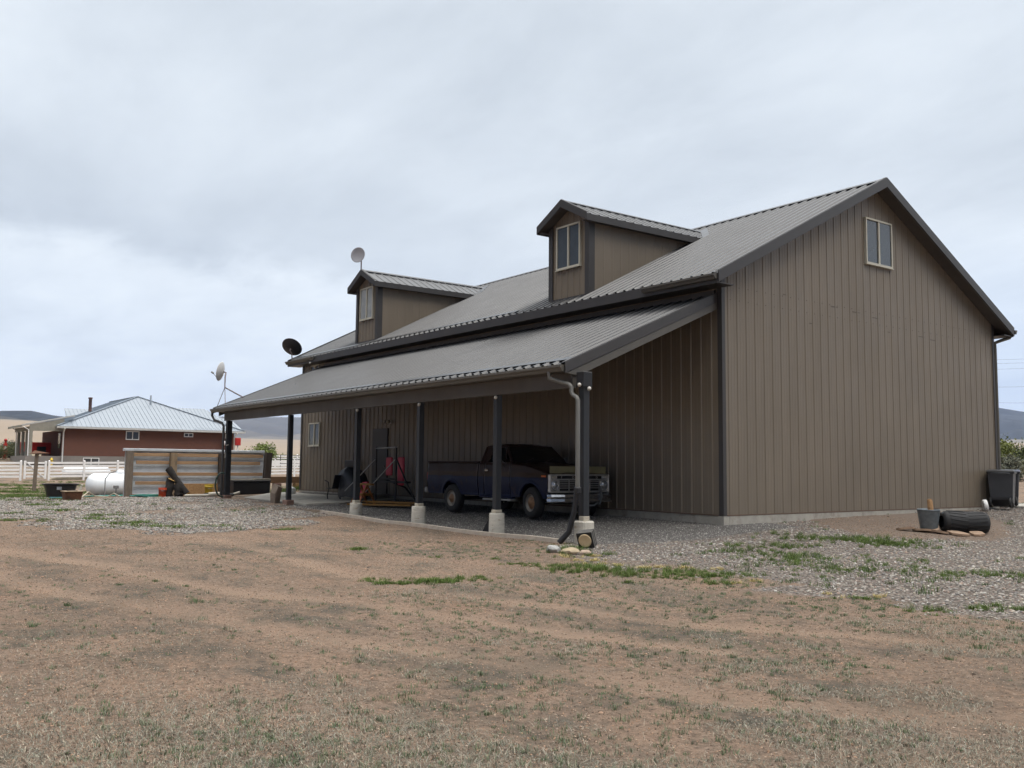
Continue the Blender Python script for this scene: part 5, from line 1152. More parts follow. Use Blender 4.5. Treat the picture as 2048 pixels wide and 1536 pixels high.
mb = MB(); mb.hull([Vector((-22.5+.2*math.cos(k), -8.7+.2*math.sin(k), z+.331+.02*(k % 2))) for k in range(8)]); mb.build('soil', M('soil', (.09, .065, .045), .95), pb)
gp = thing('grey_fence_post', (-33, -8.15, gh(-33, -8.15)), 'weathered grey post standing alone with a rusty cap board', 'post'); z = gh(-33, -8.15)
mb = MB(); mb.prism([(-33.07, -8.23, z-.2), (-32.93, -8.23, z-.2), (-32.93, -8.09, z-.2), (-33.07, -8.09, z-.2)], (0, .05, 1.62-z)); mb.build('shaft', M_woodw, gp)
mb = MB(); mb.hull([Vector(q) for q in [(-33.2, -8.4, 1.40), (-32.8, -7.6, 1.44), (-33.2, -7.7, 1.45), (-32.8, -8.3, 1.42), (-33, -7.9, 1.50), (-33, -8.2, 1.56)]]); mb.build('cap_board', M_rust, gp)

# ------------------------------------------------------------------ white vinyl fences
def vinyl(xf, ys, label, h=1.32, rails=(1.20, .97, .74, .51, .28)):
    t0 = thing('white_vinyl_fence', (xf, ys[0], gh(xf, ys[0])), label, 'fence')
    for y in ys: z = gh(xf, y); mb = MB(); mb.bbox(xf-.065, xf+.065, y-.065, y+.065, z-.3, z+h, .008); mb.hull([Vector((xf+a, y+b, z+h)) for a in (-.075, .075) for b in (-.075, .075)]+[Vector((xf, y, z+h+.07))]); mb.build('post', M_vfence, t0)
    for a, b in zip(ys[:-1], ys[1:]):
        for rz in rails: za, zb2 = gh(xf, a)+rz, gh(xf, b)+rz; mb = MB(); mb.prism([(xf-.02, a+.066, za-.07), (xf+.02, a+.066, za-.07), (xf+.02, a+.066, za+.07), (xf-.02, a+.066, za+.07)], (0, b-a-.132, zb2-za)); mb.build('rail', M_vfence, t0)
    return t0
vinyl(-57, [-4.95-2.3*k for k in range(4, -1, -1)], 'white vinyl rail fence left of the white gate')
vinyl(-57, [-3.2+2.24*k for k in range(0, 11)], 'white vinyl rail fence running from the gate towards the barn')
vinyl(-74, [15.5+2.3*k for k in range(0, 8)], 'farther white vinyl rail fence glimpsed between barn and steel fence')
gt = thing('white_gate', (-57, -4, gh(-57, -4)), 'white vinyl gate with a diagonal brace', 'gate'); z = gh(-57, -4)
for y in (-4.70, -3.42): mb = MB(); mb.bbox(-57.06, -56.94, y-.07, y+.07, z+.12, z+1.34, .01); mb.build('upright', M_vfence, gt)
for rz in (1.20, .97, .74, .51, .28): mb = MB(); mb.bbox(-57.02, -56.98, -4.63, -3.49, z+rz-.06, z+rz+.06, .005); mb.build('rail', M_vfence, gt)
mb = MB(); mb.beam((-56.95, -4.62, z+1.26), (-56.95, -3.50, z+.20), .05, .06); mb.build('diagonal_brace', M_vfence, gt)
# black tube gate panel and little red bowl behind
tp = thing('tube_gate', (-66, 18, gh(-66, 18)), 'black tube gate panel beyond the white fence', 'gate'); z = gh(-66, 18)
for zz_ in (.35, .75, 1.15, 1.5): mb = MB(); mb.tube([(-66, 17.3, z+zz_), (-66, 20.3, z+zz_)], .03, 6); mb.build('rail', M_black, tp)
for y in (17.3, 20.3): mb = MB(); mb.tube([(-66, y, z), (-66, y, z+1.55)], .035, 6); mb.build('upright', M_black, tp)
mb = MB(); z = gh(-63, 14.6); mb.lathe([(.001, 0), (.3, .02), (.38, .25), (.1, .3), (.06, .45), (.001, .46)], (-63, 14.6, z+1.15), n=14); mb.tube([(-63, 14.6, z), (-63, 14.6, z+1.2)], .05, 8); o = mb.build('red_planter', M_redp, origin=(-63, 14.6, z)); tag(o, 'small red bowl on a stand beyond the white fence', 'planter')

# ------------------------------------------------------------------ neighbour's brick house
hz = .68
house = thing('brick_house', (-85, 3.1, hz), 'long red-brown brick house with pale blue metal roof and covered porch', 'house')
def brick_mat():
    m = bpy.data.materials.new('red_brown_brick'); m.use_nodes = True; t = m.node_tree; b = t.nodes['Principled BSDF']; b.inputs['Roughness'].default_value = .9
    g = t.nodes.new('ShaderNodeTexCoord'); sp = t.nodes.new('ShaderNodeSeparateXYZ'); t.links.new(g.outputs['Object'], sp.inputs[0]); ad = t.nodes.new('ShaderNodeMath'); ad.operation = 'ADD'; t.links.new(sp.outputs[0], ad.inputs[0]); t.links.new(sp.outputs[1], ad.inputs[1])
    c = t.nodes.new('ShaderNodeCombineXYZ'); t.links.new(ad.outputs[0], c.inputs[0]); t.links.new(sp.outputs[2], c.inputs[1])
    br = t.nodes.new('ShaderNodeTexBrick'); t.links.new(c.outputs[0], br.inputs['Vector']); br.inputs['Color1'].default_value = (.150, .054, .032, 1); br.inputs['Color2'].default_value = (.122, .045, .028, 1); br.inputs['Mortar'].default_value = (.16, .11, .09, 1)
    br.inputs['Scale'].default_value = 1; br.inputs['Brick Width'].default_value = .25; br.inputs['Row Height'].default_value = .09; br.inputs['Mortar Size'].default_value = .008; t.links.new(br.outputs['Color'], b.inputs['Base Color']); return m
M_brk = brick_mat(); M_hroof = M('pale_blue_metal_roof', (.25, .285, .325), .45, metal=.1, var=.06, vs=1)
M_seam = M('roof_seam', (.20, .24, .29), .5); M_htrim = M('grey_white_trim', (.52, .53, .52), .5); M_hfound = M('house_foundation', (.24, .22, .20), .9, var=.12, vs=2); M_porch = M('porch_taupe', (.27, .26, .22), .7)
mb = MB(); mb.box(-91.0, -85.0, 3.13, 19.9, 1.66, 4.40); mb.box(-104, -91.001, 4.5, 19.9, 1.66, 4.40); mb.build('wall', M_brk, house)
mb = MB(); mb.box(-103.99, -84.985, 3.11, 19.92, .2, 1.655); mb.build('foundation', M_hfound, house)
def roof_face(mb, pts, seam=.42, mi=0, mis=1):
    """planar roof face; first edge is the eave; standing seams run up the slope"""
    P = [Vector(q) for q in pts]; e_ = (P[1]-P[0]); ln = e_.length; e_.normalize(); n_ = (P[1]-P[0]).cross(P[2]-P[0]).normalized()
    if n_.z < 0: n_ = -n_
    u = n_.cross(e_); u = u if u.z > 0 else -u
    mb.prism(P, -n_*.06, mi)
    Q = [((q-P[0]).dot(e_), (q-P[0]).dot(u)) for q in P]; s_ = .2; smin = min(q[0] for q in Q); smax = max(q[0] for q in Q); s_ = smin+.15
    while s_ < smax:
        ts = []
        for i in range(len(Q)):
            a, b = Q[i], Q[(i+1) % len(Q)]
            if (a[0]-s_)*(b[0]-s_) < 0: ts.append(a[1]+(b[1]-a[1])*(s_-a[0])/(b[0]-a[0]))
        if len(ts) >= 2 and max(ts)-min(ts) > .05:
            a = P[0]+e_*s_+u*min(ts); b = P[0]+e_*s_+u*max(ts); mb.prism([a-e_*.012+n_*.001, a+e_*.012+n_*.001, a+e_*.012+n_*.03, a-e_*.012+n_*.03], b-a, mis)
        s_ += seam
ZE = 4.52; ap = (-92, 11.6, 8.2); ap2 = (-104, 11.6, 8.2)
mb = MB(); roof_face(mb, [(-84.4, 2.33, ZE), (-84.4, 20.87, ZE), ap]); mb.build('roof', [M_hroof, M_seam], house)
mb = MB(); roof_face(mb, [(-84.4, 20.87, ZE), (-104, 20.87, ZE), ap2, ap]); mb.build('roof', [M_hroof, M_seam], house)
mb = MB(); roof_face(mb, [(-104, 2.33, ZE), (-84.4, 2.33, ZE), ap, ap2]); mb.build('roof', [M_hroof, M_seam], house)
mb = MB(); roof_face(mb, [(-84.38, 15.5, ZE+.02), (-84.38, 20.75, ZE+.02), (-88, 20.5, 6.0), (-88, 17.0, 6.0)]); roof_face(mb, [(-84.38, 20.75, ZE+.02), (-91.5, 20.75, ZE+.02), (-88, 20.5, 6.0)]); mb.build('roof', [M_hroof, M_seam], house)
mb = MB(); roof_face(mb, [(-96, 13, 6.0), (-96, 23.2, 6.0), (-99, 21.2, 7.6), (-99, 15, 7.6)]); roof_face(mb, [(-96, 23.2, 6.0), (-102, 23.2, 6.0), (-99, 21.2, 7.6)]); mb.build('roof', [M_hroof, M_seam], house)
mb = MB(); roof_face(mb, [(-96, 5.3, 6.0), (-96, 9.5, 6.0), (-98, 9.5, 6.95), (-98, 5.5, 6.95)]); mb.build('roof', [M_hroof, M_seam], house)
for a, b in (((-84.4, 2.33, ZE), ap), ((-84.4, 20.87, ZE), ap), (ap, ap2)):
    mb = MB(); mb.beam(Vector(a)+Vector((0, 0, .05)), Vector(b)+Vector((0, 0, .05)), .22, .06); mb.build('roof_hip_cap', M_seam, house)
mb = MB(); mb.box(-84.42, -84.30, 2.3, 20.9, ZE-.20, ZE-.02); mb.build('gutter', M_htrim, house)
mb = MB(); mb.box(-84.43, -85.0, 2.34, 20.86, ZE-.22, ZE-.205); mb.build('soffit', M_htrim, house)
mb = MB(); mb.tube([(-84.3, 3.0, ZE-.2), (-84.85, 3.0, ZE-.6), (-84.9, 3.0, 1.0)], .07, 6); mb.build('downspout', M_white, house)
mb = MB(); mb.tube([(-84.3, 20.0, ZE-.2), (-84.85, 19.95, ZE-.5), (-84.9, 19.95, 1.0)], .07, 6); mb.build('downspout', M_white, house)
mb = MB(); mb.lathe([(.17, 0), (.17, 1.35), (.22, 1.36), (.22, 1.5), (.001, 1.52)], (-93, 7.05, 6.45), n=14); mb.build('chimney_pipe', M('rusty_brown_pipe', (.14, .08, .07), .7), house)
for (x, y, z, r_, h_) in ((-90.2, 12.5, 7.2, .10, 1.1), (-89.5, 14.8, 6.4, .12, .3), (-88.5, 16.2, 6.0, .10, .22), (-88.0, 8.0, 5.95, .12, .28)): mb = MB(); mb.lathe([(r_, -.2), (r_, h_), (.001, h_+.02)], (x, y, z), n=10); mb.build('roof_vent', M_seam, house)
def hwin(y0, y1, z0, z1, x=-85.0):
    mb = MB(); f_ = .08
    mb.box(x, x+.05, y0, y1, z0, z0+f_); mb.box(x, x+.05, y0, y1, z1-f_, z1); mb.box(x, x+.049, y0, y0+f_, z0+f_, z1-f_); mb.box(x, x+.049, y1-f_, y1, z0+f_, z1-f_); mb.box(x, x+.048, (y0+y1)/2-.04, (y0+y1)/2+.04, z0+f_, z1-f_)
    w_ = mb.build('window', M_white, house); mb = MB(); mb.box(x, x+.02, y0+f_, y1-f_, z0+f_, z1-f_); mb.build('pane', M_glass, w_)
hwin(8.79, 10.09, 3.35, 4.23); hwin(14.57, 15.52, 3.78, 4.20); hwin(4.89, 6.39, .75, 1.50, -84.98)
mb = MB(); mb.box(-87.6, -86.6, 3.07, 3.125, 2.4, 3.9); mb.build('window', M_glass, house)
# porch
ph = bpy.data.objects.new('porch', None); COL.objects.link(ph); ph.parent = house
mb = MB(); mb.prism([(-85.3, -.55, 4.45), (-85.3, 4.0, 5.5), (-85.3, 4.0, 5.62), (-85.3, -.55, 4.57)], (-8.2, 0, 0)); mb.build('porch_roof', M_hroof, ph)
mb = MB(); mb.prism([(-85.25, .1, 4.02), (-85.25, 3.1, 4.02), (-85.25, 3.1, 5.25), (-85.25, .1, 4.58)], (-.15, 0, 0)); mb.box(-93.3, -85.41, .05, .20, 4.02, 4.42); mb.box(-93.3, -85.28, -.60, -.56, 4.33, 4.56); mb.build('porch_beam', M_porch, ph)
mb = MB(); mb.prism([(-85.2, -.6, 4.47), (-85.2, 4.0, 5.53), (-85.2, 4.0, 5.66), (-85.2, -.6, 4.60)], (-.06, 0, 0)); mb.build('porch_rake', M_htrim, ph)
mb = MB(); mb.box(-93.5, -85.0, -.2, 3.1, .8, 1.62); mb.build('porch_floor', M_hfound, ph)
for i, (x, y) in enumerate(((-85.4, .25), (-87.4, .25), (-89.6, .25), (-92.0, .25))): mb = MB(); mb.box(x-.13, x+.13, y-.13, y+.13, 1.62, 4.02); mb.build('column', M_porch, ph)
for x, y in ((-85.2, -.35), (-91.0, -.5)): mb = MB(); mb.tube([(x, -.5, 4.4), (x, y+.35, 4.1), (x, y+.38, 1.2)], .05, 6); mb.build('downspout', M_white, ph)
# red trailer, machines behind the porch
rt = thing('red_trailer', (-98, 3.8, gh(-98, 3.8)), 'red box trailer with a dark open side parked behind the porch', 'trailer')
z = gh(-98, 3.8)
mb = MB(); mb.bbox(-99.5, -97.6, 1.4, 4.3, 1.9, 3.15, .03); mb.build('body', M_redp, rt)
mb = MB(); mb.bbox(-97.62, -97.56, 2.9, 3.8, 1.85, 2.7, .02); mb.build('opening', M_black, rt)
mb = MB(); mb.bbox(-99.5, -97.6, 4.32, 6.3, 1.9, 3.15, .02); mb.build('rear_section', M('maroon_panel', (.12, .025, .035), .5), rt)
for y in (1.9, 4.9): mb = MB(); mb.lathe([(.001, 0), (.38, 0), (.4, .1), (.38, .2), (.001, .2)], (-97.7, y, z+.4), (1, 0, 0), 18); mb.build('wheel', M_rubber, rt)
for i, y in enumerate((-.20, -.95)):
    rp = thing('gas_pump', (-97, y, gh(-97, y)), ['tall narrow red antique gas pump with a white panel left of the porch', 'red antique gas pump partly cut off by the left edge of the photo'][i], 'gas pump'); z = gh(-97, y)
    mb = MB(); mb.bbox(-97.15, -96.85, y-.17, y+.17, z, z+1.55, .02); mb.build('body', M_redp, rp)
    mb = MB(); mb.bbox(-96.86, -96.83, y-.1, y+.1, z+1.0, z+1.3, .005); mb.build('white_panel', M_white, rp)
    mb = MB(); mb.bbox(-97.08, -96.92, y-.10, y+.10, z+1.552, z+1.8, .02); mb.lathe([(.001, .3), (.12, .25), (.17, .12), (.12, 0), (.001, 0)], (-97, y, z+1.8), n=12); mb.build('globe', M_redp if i == 0 else M_white, rp)
hy = thing('yellow_hydrant', (-84.0, 1.9, gh(-84, 1.9)), 'yellow fire hydrant at the left corner of the brick house', 'hydrant'); z = gh(-84, 1.9)
mb = MB(); mb.lathe([(.16, 0), (.16, .05), (.11, .06), (.11, .55), (.15, .56), (.15, .62), (.12, .64), (.08, .78), (.03, .82), (.001, .84)], (-84, 1.9, z), n=14); mb.lathe([(.07, 0), (.07, .1), (.001, .11)], (-83.9, 1.9, z+.42), (1, 0, 0), 10); mb.build('body', M_yel, hy)
for s_ in (-1, 1): mb = MB(); mb.lathe([(.05, 0), (.05, .09), (.001, .1)], (-84, 1.9+s_*.1, z+.42), (0, s_, 0), 10); mb.build('nozzle', M_yel, hy)
# sign post by the house corner
sg = thing('red_bird_house', (-83, 19.6, gh(-83, 19.6)), 'red box on a thin white post at the right end of the brick house', 'bird house'); z = gh(-83, 19.6)
mb = MB(); mb.bbox(-83.06, -82.94, 19.54, 19.66, z, z+2.2, .01); mb.build('post', M_white, sg)
mb = MB(); mb.bbox(-83.25, -82.75, 19.35, 19.85, z+2.2, z+3.0, .03); mb.build('box', M_redp, sg)
mb = MB(); z = gh(-83, 18.6); mb.lathe([(.001, 0), (.17, 0), (.22, .45), (.001, .46)], (-84.6, 18.7, 3.0), n=14); mb.tube([(-84.6, 18.7, 3.45), (-84.6, 18.7, 3.9), (-84.95, 18.7, 3.95)], .02, 5); o = mb.build('hanging_pot', M_white, origin=(-84.6, 18.7, 3.0)); tag(o, 'white pot hanging on the brick wall beside the red box', 'pot')

# ------------------------------------------------------------------ satellite dishes
def dish(name, c, axis_, r_, mat, label, pts, dep=.12, feed=True, braces=()):
    c = Vector(c); ax = Vector(axis_).normalized(); t0 = thing(name, pts[-1] if pts else c, label, 'satellite dish')
    prof = [(r_*k/7, dep*(k/7)**2) for k in range(8)]; prof[0] = (.001, 0)
    mb = MB(); mb.lathe(prof+[(r_*1.01, dep+.004), (r_, dep+.008)]+[(r_*k/7*.985 if k else .001, dep*(k/7)**2+.010) for k in range(7, -1, -1)], c, ax, 32); mb.build('reflector', mat, t0)
    if feed:
        u = ax.cross(Vector((0, 0, 1))).normalized(); dn = ax.cross(u).normalized(); dn = dn if dn.z < 0 else -dn
        mb = MB(); mb.tube([c+dn*r_*.9+ax*dep*.8, c+dn*r_*.35+ax*(r_*1.0)], .012, 6); mb.tube([c+dn*r_*.35+ax*(r_*.95), c+dn*r_*.25+ax*(r_*1.2)], .035, 8); mb.build('feed_arm', M('feed_grey', (.20, .2, .2), .5), t0)
    mb = MB(); mb.tube([c-ax*.02, c-ax*.12]+[Vector(q) for q in pts], .025, 8); mb.build('mast', M('mast_grey', (.16, .13, .14), .5, metal=.4), t0)
    for a, b in braces: mb = MB(); mb.tube([a, b], .012, 6); mb.build('brace', MATS['mast_grey'], t0)
    return t0
dish('satellite_dish', (-20.38, -4.15, 4.45), (-.65, -.75, .20), .36, M('dish_white', (.62, .62, .62), .4), 'white satellite dish on a bent tripod mast at the far corner of the lean-to roof', [(-20.12, -4.15, 4.25), (-20.12, -4.15, 3.85), (-19.3, -3.75, 3.46)], .10, True,
     [((-20.12, -4.15, 3.85), (-20.30, -4.35, 3.14)), ((-20.12, -4.15, 3.85), (-19.72, -4.25, 3.18))])
dish('satellite_dish', (-22.62, -.55, 5.83), (-.45, .55, .62), .43, M('dish_black', (.012, .010, .014), .5), 'dark satellite dish seen from behind at the far end of the main eave', [(-22.62, -.50, 5.62), (-22.62, -.48, 5.38)], .13, False)
dish('satellite_dish', (-17.08, -.36, 8.82), (.55, -.80, .05), .29, M_lgrey, 'round grey dish on a thin mast above the far dormer', [(-17.06, -.25, 8.68), (-17.06, -.25, 8.2)], .05, False)

# ------------------------------------------------------------------ power line beyond the barn
pl = thing('power_line', (-30, 88, gh(-30, 88)), 'overhead power wires crossing the sky right of the barn', 'power line')
def wire(z0, z1, y0=74.0, sag=.5):
    mb = MB(); mb.tube([(-44+(21)*k/16, 64+40*k/16, z0+(z1-z0)*k/16-sag*4*(k/16)*(1-k/16)+sag*.9) for k in range(17)], .009, 5); mb.build('wire', M('wire_dark', (.03, .03, .035), .5), pl)
for a, b in ((11.6, 14.0), (11.3, 13.5), (10.6, 13.0), (9.1, 10.7), (7.85, 8.6)): wire(a, b)
for x, y, t_ in ((-44, 64, 12.2), (-23, 104, 14.6)):
    mb = MB(); z = gh(x, y); mb.tube([(x, y, z), (x, y, t_)], [.17, .12], 10); mb.beam((x-.9, y+.45, t_-.5), (x+.9, y-.45, t_-.5), .1, .12); mb.build('pole', M_woodd, pl)

# ------------------------------------------------------------------ bushes and small trees
def foliage(mb_pts, n, cen, rad, leaf, seed, cols, hollow=.35):
    r_ = np.random.default_rng(seed); k = 14
    cl = r_.normal(size=(k, 3)); cl /= np.linalg.norm(cl, axis=1)[:, None]; cl = cl*np.array(rad)*r_.uniform(.35, .85, (k, 1))
    w = r_.integers(0, k, n); p = cl[w]+r_.normal(size=(n, 3))*np.array(rad)*.22
    p[:, 2] = np.maximum(p[:, 2], -rad[2]*.95); p += np.array(cen)
    a = r_.normal(size=(n, 3)); a /= np.linalg.norm(a, axis=1)[:, None]; b = np.cross(a, r_.normal(size=(n, 3))); b /= np.linalg.norm(b, axis=1)[:, None]
    s_ = leaf*r_.uniform(.6, 1.3, (n, 1)); co = np.stack([p-a*s_, p+b*s_*.45, p+a*s_, p-b*s_*.45], 1).reshape(-1, 3)
    c0, c1 = np.array(cols[0]), np.array(cols[1]); t_ = np.clip(r_.random((k, 1))[w]*.6+r_.random((n, 1))*.4, 0, 1); c = np.c_[c0*(1-t_)+c1*t_, np.ones(n)]
    return co, np.repeat(c, 4, 0)
M_leaf = attr_mat('leaf', .7, spec=.3)
def bush(name, x, y, rad, label, cat, seed, cols=((.055, .075, .030), (.15, .17, .07)), n=2600, leaf=.06, trunk=None, group=None):
    z = gh(x, y); hc = rad[2]*.95+(trunk or 0); t0 = thing(name, (x, y, z), label, cat, group)
    co, c = foliage(None, n, (0, 0, hc), rad, leaf, seed, cols)
    o = mesh_np('crown', co, np.arange(len(co)), 4, [M_leaf], {'Col': c}); o.parent = t0
    mb = MB(); rg = random.Random(seed)
    for k in range(5): a_ = k*1.26; mb.tube([(x+.03*math.cos(a_), y+.03*math.sin(a_), z-.05), (x+.2*rad[0]*math.cos(a_), y+.2*rad[1]*math.sin(a_), z+hc*.6), (x+.5*rad[0]*math.cos(a_+.3), y+.5*rad[1]*math.sin(a_+.3), z+hc+rad[2]*.2)], [.05, .03, .012] if not trunk else [.10, .06, .02], 6)
    mb.build('stem' if not trunk else 'trunk', M_bark, t0)
    return t0
bl = ['sage-green bush just right of the barn corner', 'yellow-green bush right of the barn, second from the corner', 'darker bush at the right edge of the photo', 'low grey-green bush behind the wheelie bins', 'dark green bush farther back on the right']
for i, (x, y, rd) in enumerate(((-22.0, 52.5, (1.9, 2.0, 1.55)), (-20.6, 54.9, (1.9, 2.1, 1.45)), (-18.6, 57.3, (2.1, 2.2, 1.6)), (-19.0, 51.8, (1.6, 1.7, .9)), (-24.5, 60.0, (2.6, 2.8, 1.9)))):
    bush('sage_bush', x, y, rd, bl[i], 'bush', 50+i, [((.085, .10, .06), (.19, .20, .12)), ((.08, .10, .02), (.20, .22, .05)), ((.04, .06, .025), (.11, .13, .05)), ((.10, .11, .08), (.2, .2, .14)), ((.03, .045, .02), (.08, .10, .04))][i], 9000, .10, group='bushes right of the barn')
bush('small_tree', -68.0, 16.4, (1.1, 1.2, 1.0), 'small light green tree beyond the steel fence', 'tree', 71, ((.07, .10, .02), (.20, .25, .06)), 2000, .11, trunk=.7)
for i, (x, y) in enumerate(((-78, 21.5), (-79, 24.5), (-80, 27.5))):
    bush('green_bush', x, y, (1.4, 1.7, .65), ['green bush behind the farther white fence, left one', 'green bush behind the farther white fence, middle one', 'green bush behind the farther white fence beside the barn wall'][i], 'bush', 80+i, ((.05, .08, .02), (.13, .17, .05)), 2200, .10)
for i, (x, y, c_) in enumerate(((-99, .6, ((.06, .08, .04), (.17, .18, .09))), (-102, -1.6, ((.05, .07, .03), (.14, .15, .07))), (-94, -1.3, ((.10, .11, .05), (.22, .22, .10))), (-104, 1.2, ((.07, .10, .08), (.15, .19, .15))))):
    bush('yard_bush', x, y, (1.2, 1.4, .8+.3*(i == 3)), ['bush behind the red gas pumps', 'dark bush at the left edge of the photo', 'yellowish bush left of the porch columns', 'blue-green bush seen through the porch'][i], 'bush', 90+i, c_, 2200, .10)

# ------------------------------------------------------------------ scattered stones, pebbles and grass (stuff)
ICO = None
def ico():
    import bmesh
    bm = bmesh.new(); bmesh.ops.create_icosphere(bm, subdivisions=1, radius=1); v = np.array([q.co[:] for q in bm.verts]); f_ = np.array([[q.index for q in t.verts] for t in bm.faces]); bm.free(); return v, f_
IV, IF = ico()
OV = np.array([(1, 0, 0), (0, 1, 0), (-1, 0, 0), (0, -1, 0), (0, 0, 1), (0, 0, -1)], float); OF = np.array([(0, 1, 4), (1, 2, 4), (2, 3, 4), (3, 0, 4), (1, 0, 5), (2, 1, 5), (3, 2, 5), (0, 3, 5)])
def stones(name, X, Y, size, cols, mat, seed, base=(IV, IF), flat=(.45, .8), sink=.25, kind='stuff'):
    r_ = np.random.default_rng(seed); n = len(X); V, F = base; Z = gz2(X, Y)
    sc = np.c_[size*r_.uniform(.75, 1.35, n), size*r_.uniform(.65, 1.0, n), size*r_.uniform(*flat, n)]
    v = V[None]*sc[:, None]*(1+r_.uniform(-.18, .18, (n, len(V), 1))); a = r_.uniform(0, 6.283, n); b = r_.normal(0, .25, n)
    ca, sa, cb, sb = np.cos(a)[:, None], np.sin(a)[:, None], np.cos(b)[:, None], np.sin(b)[:, None]
    x, y, z = v[..., 0], v[..., 1], v[..., 2]; y, z = y*cb-z*sb, y*sb+z*cb; x, y = x*ca-y*sa, x*sa+y*ca
    co = np.stack([x+X[:, None], y+Y[:, None], z+Z[:, None]+(sc[:, 2]*(1-2*sink))[:, None]], -1).reshape(-1, 3)
    fs = (F[None]+(np.arange(n)*len(V))[:, None, None]).reshape(-1); c = np.repeat(cols, len(V), 0)
    o = mesh_np(name, co, fs, 3, [mat], {'Col': np.c_[c, np.ones(len(c))]}); tag(o, kind=kind); return o
M_st = attr_mat('stone_mix', .85, spec=.25)
def palette(r_, n, cols, var=.25):
    c = np.array(cols)[r_.integers(0, len(cols), n)]; return np.clip(c*(1+r_.uniform(-var, var, (n, 1))), 0, 1)
r0 = np.random.default_rng(101)
def cand(n, x0, x1, y0, y1, r_=r0): return r_.uniform(x0, x1, n), r_.uniform(y0, y1, n)
GP = [(.35, .32, .285), (.44, .41, .365), (.27, .25, .225), (.20, .185, .17), (.33, .25, .205), (.36, .32, .26), (.44, .42, .385), (.27, .23, .20), (.19, .18, .17), (.29, .27, .25)]
# right gravel
X, Y = cand(95000, -4, 16, -6.6, 20); g_w = zones(X, Y)[0]; d = np.hypot(X-CXY[0], Y-CXY[1]); keep = (r0.random(len(X)) < g_w**1.5*np.clip(1.15-.035*(d-10), .25, .9)*(.35+.65*ss(vnoise(X, Y, .9, 3, 66), .3, .5))) & (X > .05-(Y > 12.4)*8); X, Y, d = X[keep], Y[keep], d[keep]
stones('gravel', X, Y, r0.uniform(.009, .023, len(X))*(1+.01*(d-8)), palette(r0, len(X), GP), M_st, 1)
# left gravel
X, Y = cand(90000, -31, -6.5, -15, -4); g_w = zones(X, Y)[0]; keep = r0.random(len(X)) < g_w**1.3*.8; X, Y = X[keep], Y[keep]; 
stones('gravel', X, Y, r0.uniform(.014, .034, len(X)), palette(r0, len(X), GP)*.80, M_st, 2)
# fine dark gravel under the lean-to
X, Y = cand(26000, -14, 1.4, -4.4, 1.4); g_w = zones(X, Y)[1]; keep = (r0.random(len(X)) < g_w) & ((Y < -.05) | (X > .05)); X, Y = X[keep], Y[keep]
stones('fine_gravel', X, Y, r0.uniform(.008, .017, len(X)), palette(r0, len(X), [(.21, .20, .19), (.30, .285, .265), (.14, .135, .13), (.40, .38, .35)]), M_st, 3, (OV, OF))
# pebbles and clods on the dirt: density falls with distance from the walker's path
def polar(n, r1, r2, a1, a2, pw, r_):
    rr_ = (r1**pw+(r2**pw-r1**pw)*r_.random(n))**(1/pw); a = np.radians(r_.uniform(a1, a2, n)); return CXY[0]+rr_*np.cos(a), CXY[1]+rr_*np.sin(a), rr_
X, Y, rr_ = polar(190000, 3.6, 26, 108, 180, 1.0, r0); zz1, zz2, zz3, _, _ = zones(X, Y); keep = (zz1 < .5) & (zz2 < .3) & (r0.random(len(X)) < .35+.9*vnoise(X, Y, 1.1, 4, 61)); X, Y, rr_ = X[keep], Y[keep], rr_[keep]
DP = [(.36, .24, .165), (.30, .20, .135), (.24, .165, .115), (.17, .12, .09), (.40, .30, .22), (.40, .25, .165), (.12, .09, .07), (.33, .22, .15), (.27, .17, .11), (.15, .10, .075), (.10, .075, .06), (.35, .28, .22)]
stones('pebbles', X, Y, r0.uniform(.002, .0060, len(X))*(1+.05*rr_)*np.where(r0.random(len(X)) < .012, 1.9, 1), palette(r0, len(X), DP), M_st, 4, (OV, OF), sink=.3)
def bare_left(X, Y):
    a = np.degrees(np.arctan2(Y-CXY[1], X-CXY[0])) % 360; r_ = np.hypot(X-CXY[0], Y-CXY[1]); return 1-.78*ss(a, 143, 158)*ss(r_, 5.6, 7.2)
# ---- grass blades
def blades(name, X, Y, h, lean, width, cols, seed, droop=.5, kind='stuff', zoff=0.0):
    r_ = np.random.default_rng(seed); n = len(X); Z = gz2(X, Y)-.004+zoff; a = r_.uniform(0, 6.283, n); h = h*r_.uniform(.5, 1.3, n); ln = lean*r_.uniform(.5, 1.4, n)
    dx, dy = np.cos(a), np.sin(a); wx, wy = -dy*width/2*r_.uniform(.7, 1.3, n), dx*width/2*r_.uniform(.7, 1.3, n)
    hx = h*np.sin(ln); hz = h*np.cos(ln); b = r_.normal(0, .35, n)
    p0 = np.stack([X, Y, Z], -1); p1 = np.stack([X+dx*hx*.5+dy*b*h*.2, Y+dy*hx*.5-dx*b*h*.2, Z+hz*.62], -1); p2 = np.stack([X+dx*hx*(1+droop*.4), Y+dy*hx*(1+droop*.4), Z+hz*(1-droop*.25)], -1)
    w = np.stack([wx, wy, np.zeros(n)], -1)
    co = np.stack([p0-w, p0+w, p1-w*.8, p1+w*.8, p2], 1).reshape(-1, 3); i = np.arange(n)[:, None]*5
    fs = np.concatenate([i+np.array([[0, 1, 3]]), i+np.array([[0, 3, 2]]), i+np.array([[2, 3, 4]])], 1).reshape(-1)
    c = np.repeat(cols, 5, 0); o = mesh_np(name, co, fs, 3, [M_bl], {'Col': np.c_[c, np.ones(len(c))]}); tag(o, kind=kind); return o
M_bl = attr_mat('grass_blade', .75, spec=.2)
